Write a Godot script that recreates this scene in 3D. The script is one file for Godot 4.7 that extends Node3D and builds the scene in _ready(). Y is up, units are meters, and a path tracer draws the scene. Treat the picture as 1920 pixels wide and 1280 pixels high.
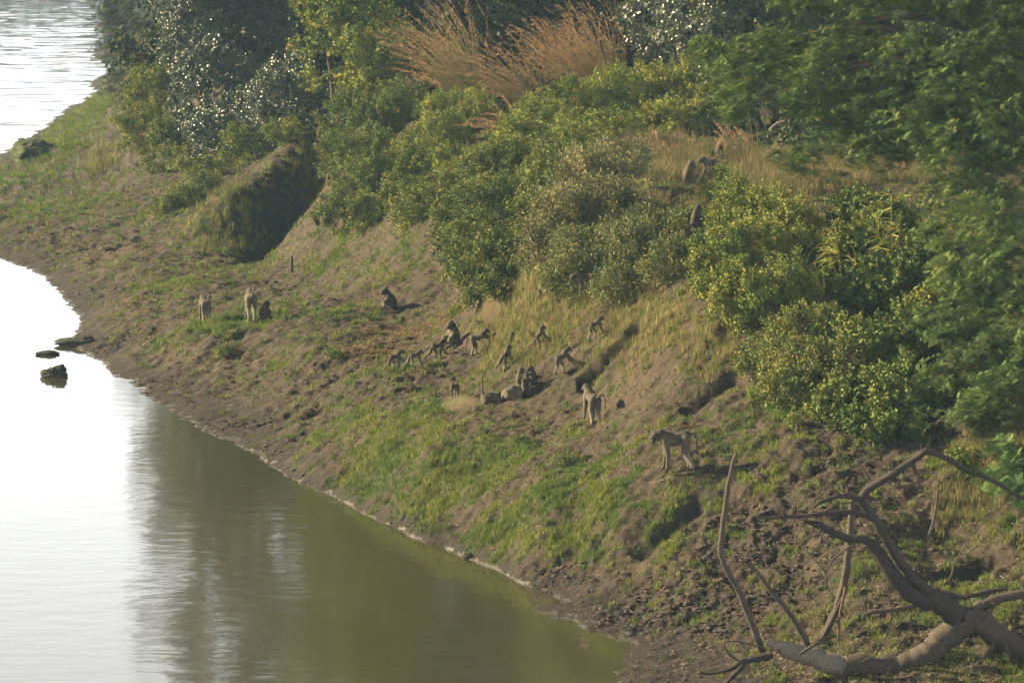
extends Node3D
# A wooded river bank in low sun with a troop of baboons, seen from the water.

const F := 6000.0          # focal length in the photograph's pixels (1920 wide)
const EYE := Vector3(0, 14, 0)
const TILT := 0.1309       # how far the camera looks down, radians

var used := {}
var rng := RandomNumberGenerator.new()
var n_big := FastNoiseLite.new()
var n_mid := FastNoiseLite.new()
var n_fine := FastNoiseLite.new()
var n_tiny := FastNoiseLite.new()
var M := {}
var SP := {}
var seats := []

func _ready() -> void:
	# camera: a long lens from a high place over the river
	var cam := Camera3D.new()
	cam.name = "camera"
	add_child(cam)
	cam.position = EYE
	cam.rotation = Vector3(-TILT, 0, 0)
	cam.fov = rad_to_deg(2.0 * atan(640.0 / F))
	cam.near = 1.0
	cam.far = 4000.0
	cam.current = true
	# sky: low sun ahead on the left, a bright hazy horizon
	var to_sun := Vector3(-sin(deg_to_rad(74.0)) * cos(deg_to_rad(23.0)), sin(deg_to_rad(23.0)), -cos(deg_to_rad(74.0)) * cos(deg_to_rad(23.0)))
	var env := Environment.new()
	env.background_mode = Environment.BG_SKY
	var sky := Sky.new()
	var pano := PanoramaSkyMaterial.new()
	pano.panorama = ImageTexture.create_from_image(sky_image(to_sun))
	sky.sky_material = pano
	env.sky = sky
	env.tonemap_mode = Environment.TONE_MAPPER_LINEAR
	env.tonemap_exposure = 6.8
	env.sdfgi_enabled = true
	env.ssao_enabled = true
	env.ssil_enabled = true
	env.fog_enabled = true
	env.volumetric_fog_enabled = true
	env.volumetric_fog_density = 0.0
	env.fog_density = 0.00013
	env.fog_light_color = Color(0.72, 0.87, 1.0)
	var we := WorldEnvironment.new()
	we.name = "environment"
	we.environment = env
	add_child(we)
	var sun := DirectionalLight3D.new()
	sun.name = "sun"
	sun.light_color = Color(1.0, 0.90, 0.72)
	sun.light_energy = 1.6
	sun.light_angular_distance = 0.5
	sun.shadow_enabled = true
	add_child(sun)
	sun.look_at_from_position(Vector3.ZERO, -to_sun)

	for q in [[n_big, 0.33, 3, 1], [n_mid, 1.5, 3, 2], [n_fine, 4.5, 2, 3], [n_tiny, 13.0, 2, 4]]:
		q[0].noise_type = FastNoiseLite.TYPE_SIMPLEX_SMOOTH
		q[0].frequency = q[1]
		q[0].fractal_octaves = q[2]
		q[0].seed = q[3]
	materials()
	build_land()
	build_water()
	make_sprigs()
	far_bank()
	ground_cover()
	plants()
	dead_tree()
	small_things()
	troop()
	dust()

func sky_image(to_sun: Vector3) -> Image:
	var w := 256
	var h := 128
	var im := Image.create(w, h, false, Image.FORMAT_RGBF)
	for j in h:
		var el := (0.5 - (j + 0.5) / h) * PI
		for i in w:
			var az := ((i + 0.5) / w - 0.5) * TAU
			var d := Vector3(sin(az) * cos(el), sin(el), -cos(az) * cos(el))
			var flat := clampf((d.x * to_sun.x + d.z * to_sun.z) / maxf(Vector2(d.x, d.z).length() * Vector2(to_sun.x, to_sun.z).length(), 1e-4), -1, 1)
			var side := 0.45 + 0.55 * pow((1.0 + flat) * 0.5, 2.0)
			var up := maxf(el, 0.0)
			var glow := 1.24 * side * exp(-up / 0.27)
			var near := 0.5 * exp(-acos(clampf(d.dot(to_sun), -1, 1)) / 0.22)
			var c := Color(0.018, 0.03, 0.048) + Color(1.0, 0.975, 0.93) * glow + Color(1.0, 0.92, 0.8) * near
			im.set_pixel(i, j, c)
	return im

func noise_tex(freq: float, oct: int, lo: float, hi: float, sd: int, side := 512) -> NoiseTexture2D:
	var n := FastNoiseLite.new()
	n.noise_type = FastNoiseLite.TYPE_SIMPLEX_SMOOTH
	n.frequency = freq
	n.fractal_octaves = oct
	n.seed = sd
	var t := NoiseTexture2D.new()
	t.width = side
	t.height = side
	t.seamless = true
	t.noise = n
	var g := Gradient.new()
	g.set_color(0, Color(lo, lo, lo))
	g.set_color(1, Color(hi, hi, hi))
	t.color_ramp = g
	return t

func mat(rough: float, spec := 0.3, back := Color.BLACK) -> StandardMaterial3D:
	var m := StandardMaterial3D.new()
	m.vertex_color_use_as_albedo = true
	m.albedo_color = Color(0.55, 0.55, 0.55).linear_to_srgb()
	m.roughness = rough
	m.metallic_specular = spec
	m.cull_mode = BaseMaterial3D.CULL_DISABLED
	if back != Color.BLACK:
		m.backlight_enabled = true
		m.backlight = back
	return m

func materials() -> void:
	M.soil = mat(0.95, 0.2)
	M.soil.albedo_texture = noise_tex(0.03, 5, 0.62, 1.0, 5)
	M.soil.uv1_triplanar = true
	M.soil.uv1_world_triplanar = true
	M.soil.uv1_scale = Vector3(1.1, 1.1, 1.1)
	M.wet = mat(0.85, 0.35)
	M.wet.roughness_texture = noise_tex(0.02, 4, 0.45, 1.0, 6)
	M.wet.uv1_triplanar = true
	M.wet.uv1_world_triplanar = true
	M.wet.uv1_scale = Vector3(0.9, 0.9, 0.9)
	M.leaf = mat(0.68, 0.2, Color(0.36, 0.42, 0.15))
	M.fern = mat(0.68, 0.2, Color(0.36, 0.42, 0.18))
	M.gloss = mat(0.42, 0.6, Color(0.35, 0.4, 0.2))
	M.grass = mat(0.7, 0.2, Color(0.6, 0.7, 0.3))
	M.straw = mat(0.75, 0.2, Color(0.55, 0.55, 0.38))
	M.bark = mat(0.9, 0.2)
	M.clod = mat(0.95, 0.2)
	M.litter = mat(0.7, 0.3, Color(0.4, 0.35, 0.2))
	M.fur = mat(0.8, 0.2)
	M.fur.rim_enabled = true
	M.fur.rim = 0.12
	M.fur.rim_tint = 0.5
	M.deadwood = mat(0.85, 0.25)
	M.deadwood.albedo_texture = noise_tex(0.02, 5, 0.55, 1.0, 8)
	M.deadwood.uv1_triplanar = true
	M.deadwood.uv1_scale = Vector3(2.2, 0.9, 2.2)
	M.deadwood.heightmap_enabled = false
	M.water = StandardMaterial3D.new()
	M.water.albedo_color = Color(0.022, 0.022, 0.010).linear_to_srgb()
	M.water.roughness = 0.06
	M.water.metallic_specular = 0.7
	M.water.normal_enabled = true
	var n := FastNoiseLite.new()
	n.noise_type = FastNoiseLite.TYPE_SIMPLEX_SMOOTH
	n.frequency = 0.012
	n.fractal_octaves = 5
	n.fractal_gain = 0.55
	n.seed = 21
	var t := NoiseTexture2D.new()
	t.width = 1024
	t.height = 1024
	t.seamless = true
	t.as_normal_map = true
	t.bump_strength = 6.0
	t.noise = n
	M.water.normal_texture = t
	M.water.normal_scale = 0.045

func build_water() -> void:
	# calm under the bank, ruffled by a breeze farther out
	var zs := PackedFloat32Array()
	var z := 30.0
	while z < 1500.0:
		zs.append(z)
		z += 4.0 if z < 110.0 else 0.7 if z < 330.0 else 1.5 if z < 640.0 else 60.0
	var xs := PackedFloat32Array()
	var x := -700.0
	while x < 500.0:
		xs.append(x)
		x += 2.0 if x > -120.0 and x < 20.0 else 40.0 if x < -160.0 or x >= 20.0 else 10.0
	var w := FastNoiseLite.new()
	w.noise_type = FastNoiseLite.TYPE_SIMPLEX_SMOOTH
	w.frequency = 0.16
	w.fractal_octaves = 3
	w.seed = 31
	var s := Soup.new()
	var uvs := PackedVector2Array()
	for zz in zs:
		var k := smoothstep(105.0, 190.0, zz) * (1.0 - smoothstep(600.0, 640.0, zz))
		for xx in xs:
			var kk := k if xx > -130.0 and xx < 30.0 else 0.0
			kk *= 0.8 + zz / 260.0 * 0.8 + 0.6 * w.get_noise_2d(xx * 0.05, zz * 0.06 + 300.0)
			var e := 0.35
			var h := w.get_noise_2d(xx * 0.32, zz * 1.3)
			var hz := (w.get_noise_2d(xx * 0.32, (zz + e) * 1.3) - h) / e
			var hx := (w.get_noise_2d((xx + e) * 0.32, zz * 1.3) - h) / e
			s.vert(Vector3(xx, h * 0.11 * kk, -zz), Vector3(-hx * 0.11 * kk, 1.0, hz * 0.11 * kk).normalized())
			uvs.append(Vector2(xx / 26.0, zz / 11.0))
	var nx := xs.size()
	for b in zs.size() - 1:
		for a in nx - 1:
			var o := b * nx + a
			s.ix.append_array(PackedInt32Array([o, o + nx, o + 1, o + 1, o + nx, o + nx + 1]))
	var arr := []
	arr.resize(Mesh.ARRAY_MAX)
	arr[Mesh.ARRAY_VERTEX] = s.v
	arr[Mesh.ARRAY_NORMAL] = s.n
	arr[Mesh.ARRAY_TEX_UV] = uvs
	arr[Mesh.ARRAY_INDEX] = s.ix
	var m := ArrayMesh.new()
	m.add_surface_from_arrays(Mesh.PRIMITIVE_TRIANGLES, arr)
	tag(put("river_water", m, M.water), "", "", "", "structure")

func far_bank() -> void:
	var s := Soup.new()
	for i in 60:
		var x := lerpf(-900, 600, i / 59.0)
		var w := 25.0 * sin(i * 0.7) + 12.0 * sin(i * 1.9)
		for k in 4:
			s.vert(Vector3(x, [-1.0, 2.5, 4.0, 5.0][k], -[620.0, 628.0, 660.0, 1200.0][k] + w * (1.0 if k < 3 else 0.0)), Vector3.UP, Color(0.14, 0.11, 0.07))
	for i in 59:
		for k in 3:
			var a := i * 4 + k
			s.ix.append_array(PackedInt32Array([a, a + 1, a + 4, a + 4, a + 1, a + 5]))
	tag(put("far_river_bank", s.mesh(), M.clod), "", "", "", "structure")
	rng.seed = 5
	var spots := []
	var tints := PackedColorArray()
	for i in 26000:
		var x := rng.randf_range(-500, 250)
		var z := -652.0 - rng.randf() * 30.0
		var y := 4.0 + rng.randf() * 20.0 * (0.75 + 0.4 * sin(x * 0.05) + 0.3 * sin(x * 0.013 + 2.0))
		spots.append(Transform3D(Basis.from_euler(Vector3(rng.randf() * 6, rng.randf() * 6, rng.randf() * 6)) * Basis.from_scale(Vector3.ONE * rng.randf_range(8, 15)), Vector3(x, y, z)))
		var g := rng.randf_range(0.7, 1.3)
		tints.append(Color(0.06, 0.08, 0.03) * g)
	var o := scatter("far_off_wood", SP["broad0"], M.leaf, spots, tints)
	tag(o, "low green wood along the far bank of the river", "wood", "", "stuff")

func ground_cover() -> void:
	for q in [[1290, 352], [1330, 342], [1352, 296], [1304, 425]]:
		seats.append(ground_at(q[0], q[1]))
	rng.seed = 11
	var turf := [[], [], []]
	var turf_t := [PackedColorArray(), PackedColorArray(), PackedColorArray()]
	var hay := [[], [], []]
	var hay_t := [PackedColorArray(), PackedColorArray(), PackedColorArray()]
	var clod := [[], [], []]
	var clod_t := [PackedColorArray(), PackedColorArray(), PackedColorArray()]
	var lit := []
	var lit_t := PackedColorArray()
	for i in 480000:
		var b := lerpf(4.0, 5.58, pow(rng.randf(), 1.4))
		var a := rng.randf_range(-1.02, 1.02)
		var d := exp(b)
		var x := a * d / 6.0
		var h := hgt(x, d)
		if h < 0.03:
			continue
		var k := i % 3
		var y := h + rough(x, d, h)
		var p := Vector3(x, y, -d)
		var far := clampf(d / 75.0, 1.0, 2.6)
		var sp := Basis(Vector3.UP, rng.randf() * TAU)
		var gold := lat("gold", x, d)
		var brown := lat("brown", x, d)
		var mid := n_mid.get_noise_2d(x, d)
		if runnel(x, d) > 0.12:
			continue
		if gold > 0.12 and rng.randf() < gold * 1.1:
			if rng.randf() < 0.5:
				hay[k].append(Transform3D(sp * Basis.from_scale(Vector3.ONE * far * rng.randf_range(0.45, 0.95)), p))
				var g := rng.randf_range(0.75, 1.25)
				hay_t[k].append(Color(0.33, 0.285, 0.13).lerp(Color(0.2, 0.235, 0.07), clampf(0.5 + mid * 1.2 + rng.randf_range(-0.25, 0.25), 0, 1)) * g)
			continue
		if brown > 0.15 and rng.randf() < brown * (0.45 + 0.9 * mid):
			hay[k].append(Transform3D(sp * Basis.from_scale(Vector3.ONE * far * rng.randf_range(0.8, 1.7) * clear(x, d)), p))
			hay_t[k].append(Color(0.27, 0.19, 0.11).lerp(Color(0.19, 0.19, 0.075), clampf(rng.randf() + mid, 0, 1)) * rng.randf_range(0.75, 1.25))
			continue
		var g := grassy(x, d)
		if h + 0.4 * mid > 0.22 and rng.randf() < g * 0.95 + 0.03:
			var s := far * rng.randf_range(0.6, 1.25)
			turf[k].append(Transform3D(sp * Basis.from_scale(Vector3(s, s * rng.randf_range(0.6, 1.4), s)), p))
			var t := rng.randf_range(0.75, 1.25)
			turf_t[k].append(Color(0.26, 0.28, 0.055).lerp(Color(0.13, 0.20, 0.045), clampf(0.5 + 1.5 * n_big.get_noise_2d(x * 2.0, d) + rng.randf_range(-0.3, 0.3), 0, 1)) * t)
			continue
		var mud := lat("mud", x, d)
		if h > 0.4 and rng.randf() < 0.30 * (1.0 - mud):
			var s := far * rng.randf_range(0.35, 0.8)
			turf[k].append(Transform3D(sp * Basis.from_scale(Vector3(s * 1.3, s * rng.randf_range(0.4, 1.0), s * 1.3)), p))
			turf_t[k].append(Color(0.23, 0.185, 0.085).lerp(Color(0.15, 0.17, 0.05), clampf(rng.randf() + mid, 0, 1)) * rng.randf_range(0.6, 1.1))
			continue
		var u := rng.randf()
		if u < 0.03 + mud * 0.30:
			var s := rng.randf_range(0.008, 0.034) * (1.0 + 0.8 * mud) * sqrt(far)
			if rng.randf() < 0.03: s *= 1.8
			clod[k].append(Transform3D(sp * Basis(Vector3(1, 0, 0.3).normalized(), rng.randf_range(-0.5, 0.5)) * Basis.from_scale(Vector3(s * rng.randf_range(0.8, 1.9), s * rng.randf_range(0.4, 0.8), s)), p + Vector3(0, s * 0.05, 0)))
			clod_t[k].append(Color(0.095, 0.073, 0.052).lerp(Color(0.055, 0.045, 0.038), clampf(mud + rng.randf_range(-0.4, 0.4), 0, 1)))
		elif u > 0.93 and h > 0.3:
			lit.append(Transform3D(sp * Basis.from_scale(Vector3.ONE * rng.randf_range(0.6, 1.3) * far), p))
			var leafy := Color(0.30, 0.17, 0.07) if rng.randf() < 0.6 else Color(0.36, 0.31, 0.22)
			lit_t.append(leafy * rng.randf_range(0.5, 1.0))
	# the land to the right, beyond the acacia
	for i in 60000:
		var d := exp(lerpf(4.0, 5.2, rng.randf()))
		var x := rng.randf_range(1.02, 2.4) * d / 6.0
		var p := Vector3(x, hgt(x, d) + (rough(x, d, 1.0) if x * 6.0 / d < 1.15 else n_big.get_noise_2d(x * 0.3, d * 0.3) * 0.3), -d)
		var k := i % 3
		var sp := Basis(Vector3.UP, rng.randf() * TAU) * Basis.from_scale(Vector3.ONE * rng.randf_range(1.0, 2.2))
		if rng.randf() < 0.55 + n_big.get_noise_2d(x * 0.6, d * 0.6):
			turf[k].append(Transform3D(sp, p))
			turf_t[k].append(Color(0.2, 0.21, 0.05) * rng.randf_range(0.7, 1.2))
		else:
			hay[k].append(Transform3D(sp, p))
			hay_t[k].append(Color(0.28, 0.21, 0.10) * rng.randf_range(0.7, 1.2))
	# drifts of fallen leaves under the shrubs
	for q in [[790, 625, 2.2, 2.5, 1500], [690, 660, 1.6, 1.6, 700], [850, 600, 1.2, 1.2, 400], [720, 540, 1.5, 2.0, 300]]:
		var c := ground_at(q[0], q[1])
		for i in q[4]:
			var x: float = c.x + rng.randfn() * q[2] * 0.5
			var d: float = -c.z + rng.randfn() * q[3] * 0.5
			var h := hgt(x, d)
			lit.append(Transform3D(Basis(Vector3.UP, rng.randf() * TAU) * Basis.from_scale(Vector3.ONE * rng.randf_range(0.7, 1.3)), Vector3(x, h + rough(x, d, h) + 0.005, -d)))
			lit_t.append(Color(0.34, 0.20, 0.075) * rng.randf_range(0.5, 1.1))
	for k in 3:
		tag(scatter("short_grass", SP["turf%d" % k], M.grass, turf[k], turf_t[k]), "short green grass growing in patches over the bank", "grass", "short grass", "stuff")
		tag(scatter("dry_grass", SP["hay%d" % k], M.straw, hay[k], hay_t[k]), "long dry golden and brown grass on the upper bank", "dry grass", "dry grass", "stuff")
		tag(scatter("mud_clods", SP["clod%d" % k], M.clod, clod[k], clod_t[k]), "dark trampled clods of dried mud", "clods", "mud clods", "stuff")
	tag(scatter("fallen_leaves", SP["litter"], M.litter, lit, lit_t), "dry orange and pale fallen leaves lying on the soil", "leaf litter", "", "stuff")

func clear(x: float, d: float) -> float:
	# grass trodden low where the baboons on the bank top sit
	for q in seats:
		if absf(x - q.x) < 0.6 and d > -q.z - 5.0 and d < -q.z + 0.5: return 0.35
	return 1.0

func plants() -> void:
	var bright := Color(0.155, 0.20, 0.035)
	var mid := Color(0.105, 0.148, 0.032)
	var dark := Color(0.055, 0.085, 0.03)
	var olive := Color(0.165, 0.178, 0.075)
	var yellow := Color(0.14, 0.185, 0.035)
	var fern := Color(0.105, 0.16, 0.042)
	var bank := "shrubs on the river bank"
	var trees := "trees along the top of the bank"
	# far left: what stands where the bank meets the open river
	bush("acacia_tree", "grey green feathery acacia at the far left end of the wood, beside open water", "tree", trees, "fern", Color(0.085, 0.11, 0.06), M.fern, [[268, 90, 70, 90, 216.6], [250, 10, 70, 80, 222.3], [300, -100, 90, 110, 222.3], [225, 30, 30, 50, 214.3], [330, -240, 120, 120, 222.3], [232, 120, 35, 40, 210.9], [222, 60, 34, 50, 216], [232, 150, 36, 36, 214], [215, -10, 40, 60, 216], [250, 185, 30, 20, 212], [210, 80, 26, 40, 214], [228, 160, 26, 26, 208], [214, 20, 30, 40, 216]], 45, 1.8, 3)
	bush("olive_shrub", "pale olive shrub below the feathery acacia at the far left", "shrub", bank, "small", olive, M.leaf, [[285, 105, 35, 40, 180.1], [262, 165, 28, 30, 177.8]], 94, 1.5, 2)
	bush("green_shrub", "bright green rounded shrub at the left foot of the glossy tree", "shrub", bank, "small", bright, M.leaf, [[292, 185, 52, 60, 159.6], [275, 245, 42, 45, 157.3], [330, 250, 40, 40, 158.5], [320, 150, 30, 40, 160.7]], 108, 1.3, 3)
	bush("glossy_tree", "tall dark tree with shining leaves that glint white in the sun", "tree", trees, "broad", dark, M.gloss, [[370, 60, 70, 80, 155.0], [400, 160, 70, 80, 151.6], [420, 250, 65, 60, 149.3], [500, 70, 110, 120, 157.3], [540, 190, 80, 90, 152.8], [480, 240, 60, 60, 149.3], [390, -90, 120, 120, 157.3], [560, -90, 120, 120, 157.3]], 83, 1.05, 5, null, 0.1)
	bush("crown_tree", "broad crown of the tall tree rising behind the glinting one", "tree", trees, "broad", dark, M.gloss, [[360, -260, 130, 160, 161.9], [520, -260, 150, 170, 161.9], [420, -430, 150, 150, 161.9], [560, -450, 120, 140, 161.9], [290, -180, 60, 90, 161.9]], 16, 2.6, 3, null, 0.1)
	bush("yellowing_shrub", "yellow green low shrub in front of the glinting tree's foot", "shrub", bank, "small", yellow, M.leaf, [[310, 300, 30, 25, 158.5], [350, 300, 40, 24, 155.0], [470, 270, 55, 30, 145.9], [530, 250, 35, 28, 143.6], [400, 315, 40, 20, 151.6]], 56, 1.3, 4)
	bush("low_shrub", "small dull green shrub left of the grassy spur", "shrub", bank, "small", mid, M.leaf, [[345, 372, 34, 16, 143.6], [385, 350, 28, 20, 143.6], [310, 390, 22, 12, 145.9]], 81, 1.2, 2)
	# behind the tall grass
	bush("bright_tree", "bright green leafy tree left of the tall reddish grass", "tree", trees, "broad", bright, M.leaf, [[600, 40, 50, 60, 134.5], [660, 20, 70, 60, 133.4], [640, 110, 55, 50, 132.2], [690, 150, 45, 50, 131.1], [650, -80, 110, 90, 135.7], [680, -210, 120, 110, 136.8], [640, -330, 110, 100, 136.8], [720, 110, 45, 60, 132.2]], 48, 1.5, 4)
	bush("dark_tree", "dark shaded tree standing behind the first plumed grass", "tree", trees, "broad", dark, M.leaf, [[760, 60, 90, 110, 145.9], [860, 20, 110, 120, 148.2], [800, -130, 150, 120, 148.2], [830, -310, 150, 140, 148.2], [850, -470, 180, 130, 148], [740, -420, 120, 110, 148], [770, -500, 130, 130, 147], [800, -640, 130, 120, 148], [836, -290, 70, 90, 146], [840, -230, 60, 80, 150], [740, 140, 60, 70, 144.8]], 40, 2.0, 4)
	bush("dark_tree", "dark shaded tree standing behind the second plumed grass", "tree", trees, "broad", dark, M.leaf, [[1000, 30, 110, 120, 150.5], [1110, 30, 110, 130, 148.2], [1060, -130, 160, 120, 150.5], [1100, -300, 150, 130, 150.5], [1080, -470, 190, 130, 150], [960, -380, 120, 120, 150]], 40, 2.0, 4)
	bush("shining_tree", "leafy tree with pale shining leaves right of the plumed grass", "tree", trees, "broad", Color(0.085, 0.11, 0.045), M.gloss, [[1240, 40, 70, 80, 127.7], [1310, 60, 60, 60, 123.1], [1330, -30, 90, 70, 125.4], [1230, -80, 100, 80, 130.0], [1290, 20, 50, 60, 122.0], [1280, -220, 140, 110, 130.0]], 45, 1.5, 3)
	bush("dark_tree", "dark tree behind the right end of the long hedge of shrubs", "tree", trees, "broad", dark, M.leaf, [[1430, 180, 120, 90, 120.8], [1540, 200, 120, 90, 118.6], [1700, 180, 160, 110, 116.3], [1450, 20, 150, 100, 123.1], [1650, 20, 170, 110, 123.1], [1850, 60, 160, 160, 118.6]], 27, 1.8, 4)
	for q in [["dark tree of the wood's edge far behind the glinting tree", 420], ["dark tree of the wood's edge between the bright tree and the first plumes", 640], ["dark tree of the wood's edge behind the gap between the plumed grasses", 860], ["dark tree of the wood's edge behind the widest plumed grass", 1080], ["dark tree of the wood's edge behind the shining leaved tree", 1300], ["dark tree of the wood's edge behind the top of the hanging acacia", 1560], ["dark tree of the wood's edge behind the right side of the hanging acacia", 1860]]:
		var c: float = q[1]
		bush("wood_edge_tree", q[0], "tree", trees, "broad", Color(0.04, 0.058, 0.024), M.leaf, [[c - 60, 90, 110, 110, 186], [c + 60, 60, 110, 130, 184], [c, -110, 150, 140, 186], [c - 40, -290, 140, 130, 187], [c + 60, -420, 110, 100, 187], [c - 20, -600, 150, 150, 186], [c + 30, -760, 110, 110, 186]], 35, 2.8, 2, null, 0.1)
	# the mounds of creeper and shrub, left to right
	bush("creeper_mound", "green creeper heaped at the right edge of the bare spur", "shrub", bank, "small", mid, M.leaf, [[650, 215, 40, 40, 128.8], [700, 230, 55, 45, 127.7], [640, 290, 30, 36, 126.5], [690, 290, 45, 40, 125.4], [740, 200, 40, 40, 127.7]], 108, 1.2, 3)
	bush("creeper_mound", "flat topped green shrub below the first plumed grass", "shrub", bank, "small", bright, M.leaf, [[850, 205, 60, 26, 124.3], [830, 250, 45, 36, 122.0], [900, 225, 35, 36, 125.4], [795, 300, 40, 30, 119.7]], 114, 1.1, 3)
	bush("green_shrub", "mid green shrub on the slope below the creeper, right of the spur", "shrub", bank, "small", mid, M.leaf, [[660, 350, 45, 34, 118.6], [720, 330, 55, 36, 118.6], [760, 370, 50, 30, 116.3], [630, 390, 30, 18, 116.3], [690, 400, 40, 26, 115.1], [780, 290, 40, 26, 119.7]], 101, 1.1, 4)
	bush("green_shrub", "low yellow green shrub left of the big dark leaved bush", "shrub", bank, "small", bright, M.leaf, [[790, 385, 40, 26, 112.9], [840, 345, 40, 30, 112.9], [760, 415, 30, 16, 111.7], [850, 300, 35, 18, 117.4]], 101, 1.1, 3)
	bush("hedge", "long hedge of bright green shrub running up to the right, dark on its shaded side", "shrub", bank, "small", bright, M.leaf, [[960, 270, 60, 40, 116.3], [1020, 235, 60, 45, 116.3], [1090, 205, 65, 45, 116.3], [1160, 190, 65, 55, 117.4], [1230, 185, 65, 60, 118.6], [1300, 180, 65, 60, 118.6], [1060, 270, 60, 40, 114.0], [1140, 250, 55, 40, 115.1], [1260, 225, 60, 36, 117.4], [1350, 200, 60, 50, 118.6]], 94, 1.15, 6)
	bush("big_bush", "big rounded green bush on the slope above the sitting baboon", "shrub", bank, "small", mid, M.leaf, [[920, 330, 55, 45, 106.0], [980, 310, 60, 45, 104.9], [1040, 320, 50, 45, 104.9], [880, 400, 55, 55, 103.7], [950, 400, 75, 70, 102.0], [1030, 390, 50, 60, 101.5], [880, 470, 50, 50, 102.6], [930, 490, 50, 50, 100.9], [900, 530, 46, 36, 101], [955, 525, 36, 28, 100.5], [840, 430, 30, 30, 104.9]], 128, 1.05, 6)
	bush("grey_shrub", "pale grey green thorny shrub right of the big rounded bush", "shrub", bank, "thorn", olive, M.leaf, [[1120, 340, 70, 50, 94.6], [1170, 310, 50, 40, 95.8], [1090, 400, 70, 45, 91.8], [1040, 440, 40, 45, 90.6], [1160, 390, 60, 45, 91.2]], 162, 1.25, 5)
	bush("grey_shrub", "grey green shrub above the golden grass slope", "shrub", bank, "thorn", Color(0.135, 0.165, 0.06), M.leaf, [[1110, 480, 70, 40, 87.2], [1190, 470, 60, 45, 86.6], [1225, 445, 42, 36, 86.6], [1250, 500, 45, 40, 83.8], [1170, 530, 50, 26, 84.9], [1070, 520, 40, 26, 86.6]], 162, 1.2, 5)
	bush("thorn_twig", "small grey thorn bush sticking out left over the golden slope", "shrub", bank, "thorn", olive, M.leaf, [[1020, 470, 28, 22, 88.3], [1000, 490, 20, 12, 88.3]], 162, 1.1, 2)
	bush("yellow_bush", "yellow green bush in front of the peeping baboon", "shrub", bank, "small", yellow, M.leaf, [[1378, 445, 42, 30, 79.8], [1420, 400, 55, 40, 80.4], [1360, 500, 55, 50, 78.1], [1430, 480, 65, 60, 77.5], [1490, 440, 50, 50, 78.7], [1400, 560, 60, 50, 76.2], [1470, 560, 60, 55, 75.8], [1350, 560, 35, 35, 76.9]], 155, 0.95, 5)
	bush("small_shrub", "little green shrub at the foot of the peeping baboon", "shrub", bank, "small", mid, M.leaf, [[1290, 440, 40, 30, 82.6], [1330, 468, 22, 18, 81.5]], 148, 0.95, 2)
	bush("small_shrub", "small light green shrub in the brown grass below the walking baboon", "shrub", bank, "small", bright, M.leaf, [[1350, 350, 34, 24, 90.1], [1390, 370, 34, 24, 87.8]], 121, 0.95, 2)
	bush("mixed_shrub", "yellowish shrub hanging over the bare bank, under the yellow bush", "shrub", bank, "small", Color(0.15, 0.18, 0.045), M.leaf, [[1450, 640, 50, 40, 74.1], [1530, 620, 50, 45, 73.5], [1500, 690, 50, 40, 72.7], [1570, 700, 50, 45, 72.0], [1430, 690, 35, 25, 73.5], [1480, 730, 40, 22, 72.4]], 101, 0.95, 4)
	bush("dark_bush", "dark green bush right of the yellow bush with reeds in front", "shrub", bank, "broad", mid, M.leaf, [[1620, 470, 60, 50, 76.4], [1690, 440, 60, 55, 76.9], [1600, 560, 55, 50, 74.7], [1660, 550, 60, 60, 74.1], [1720, 520, 60, 60, 74.7], [1580, 640, 50, 45, 73.0], [1560, 500, 40, 40, 76.2], [1620, 400, 50, 36, 79.8]], 114, 0.9, 5)
	bush("creeper_bush", "green and yellow creeper bush at the foot of the bank, beside the hanging acacia", "shrub", bank, "broad", Color(0.12, 0.165, 0.035), M.leaf, [[1640, 660, 55, 50, 72.2], [1700, 640, 50, 50, 72.2], [1620, 740, 45, 40, 70.7], [1690, 730, 45, 50, 70.7], [1650, 790, 35, 32, 69.9], [1590, 790, 30, 24, 70.5], [1750, 600, 50, 60, 72.4], [1560, 760, 34, 26, 71.1]], 108, 0.9, 4)
	# the big acacia hanging over from the right
	var root := Vector3(13.5, hgt(13.5, 71.0), -71.0)
	bush("acacia_tree", "large dark green feathery acacia hanging over the bank at the right edge", "tree", trees, "fern", fern, M.fern, [
		[1400, 130, 60, 40, 73.3], [1460, 90, 70, 50, 73.3], [1390, 190, 40, 40, 72.7], [1530, 150, 70, 60, 72.2], [1600, 80, 80, 60, 73.3], [1560, 250, 50, 45, 71.6], [1500, 300, 40, 28, 71.6], [1620, 190, 70, 60, 71.6], [1700, 120, 90, 70, 72.2], [1640, 290, 50, 40, 71.0], [1560, 330, 24, 20, 71.4],
		[1720, 240, 80, 70, 71.0], [1810, 160, 90, 90, 71.0], [1800, 300, 80, 70, 69.9], [1900, 100, 90, 100, 71.0], [1900, 260, 90, 90, 69.9], [1860, 400, 80, 70, 68.8], [1780, 430, 50, 50, 69.4], [1820, 520, 70, 60, 68.3], [1900, 520, 80, 80, 67.7],
		[1770, 600, 50, 40, 68.4], [1850, 640, 70, 60, 67.5], [1790, 690, 50, 45, 67.5], [1880, 740, 60, 50, 66.8], [1740, 740, 30, 40, 67.9], [1830, 780, 40, 36, 66.9], [1730, 800, 18, 34, 67.7], [1920, 640, 60, 70, 67.2],
		[1340, 100, 40, 30, 74.9], [1650, -40, 120, 70, 72.7], [1850, -40, 140, 100, 72.2], [1500, -20, 80, 50, 74.4]], 95, 0.55, 4, root, 0.15)
	bush("acacia_twig", "feathery green twigs hanging in front of the orange grass at the right edge", "shrub", bank, "fern", Color(0.085, 0.16, 0.045), M.fern, [[1900, 880, 24, 40, 64.6], [1915, 930, 22, 30, 64.4], [1885, 840, 22, 22, 64.8]], 148, 0.9, 2)
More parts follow.
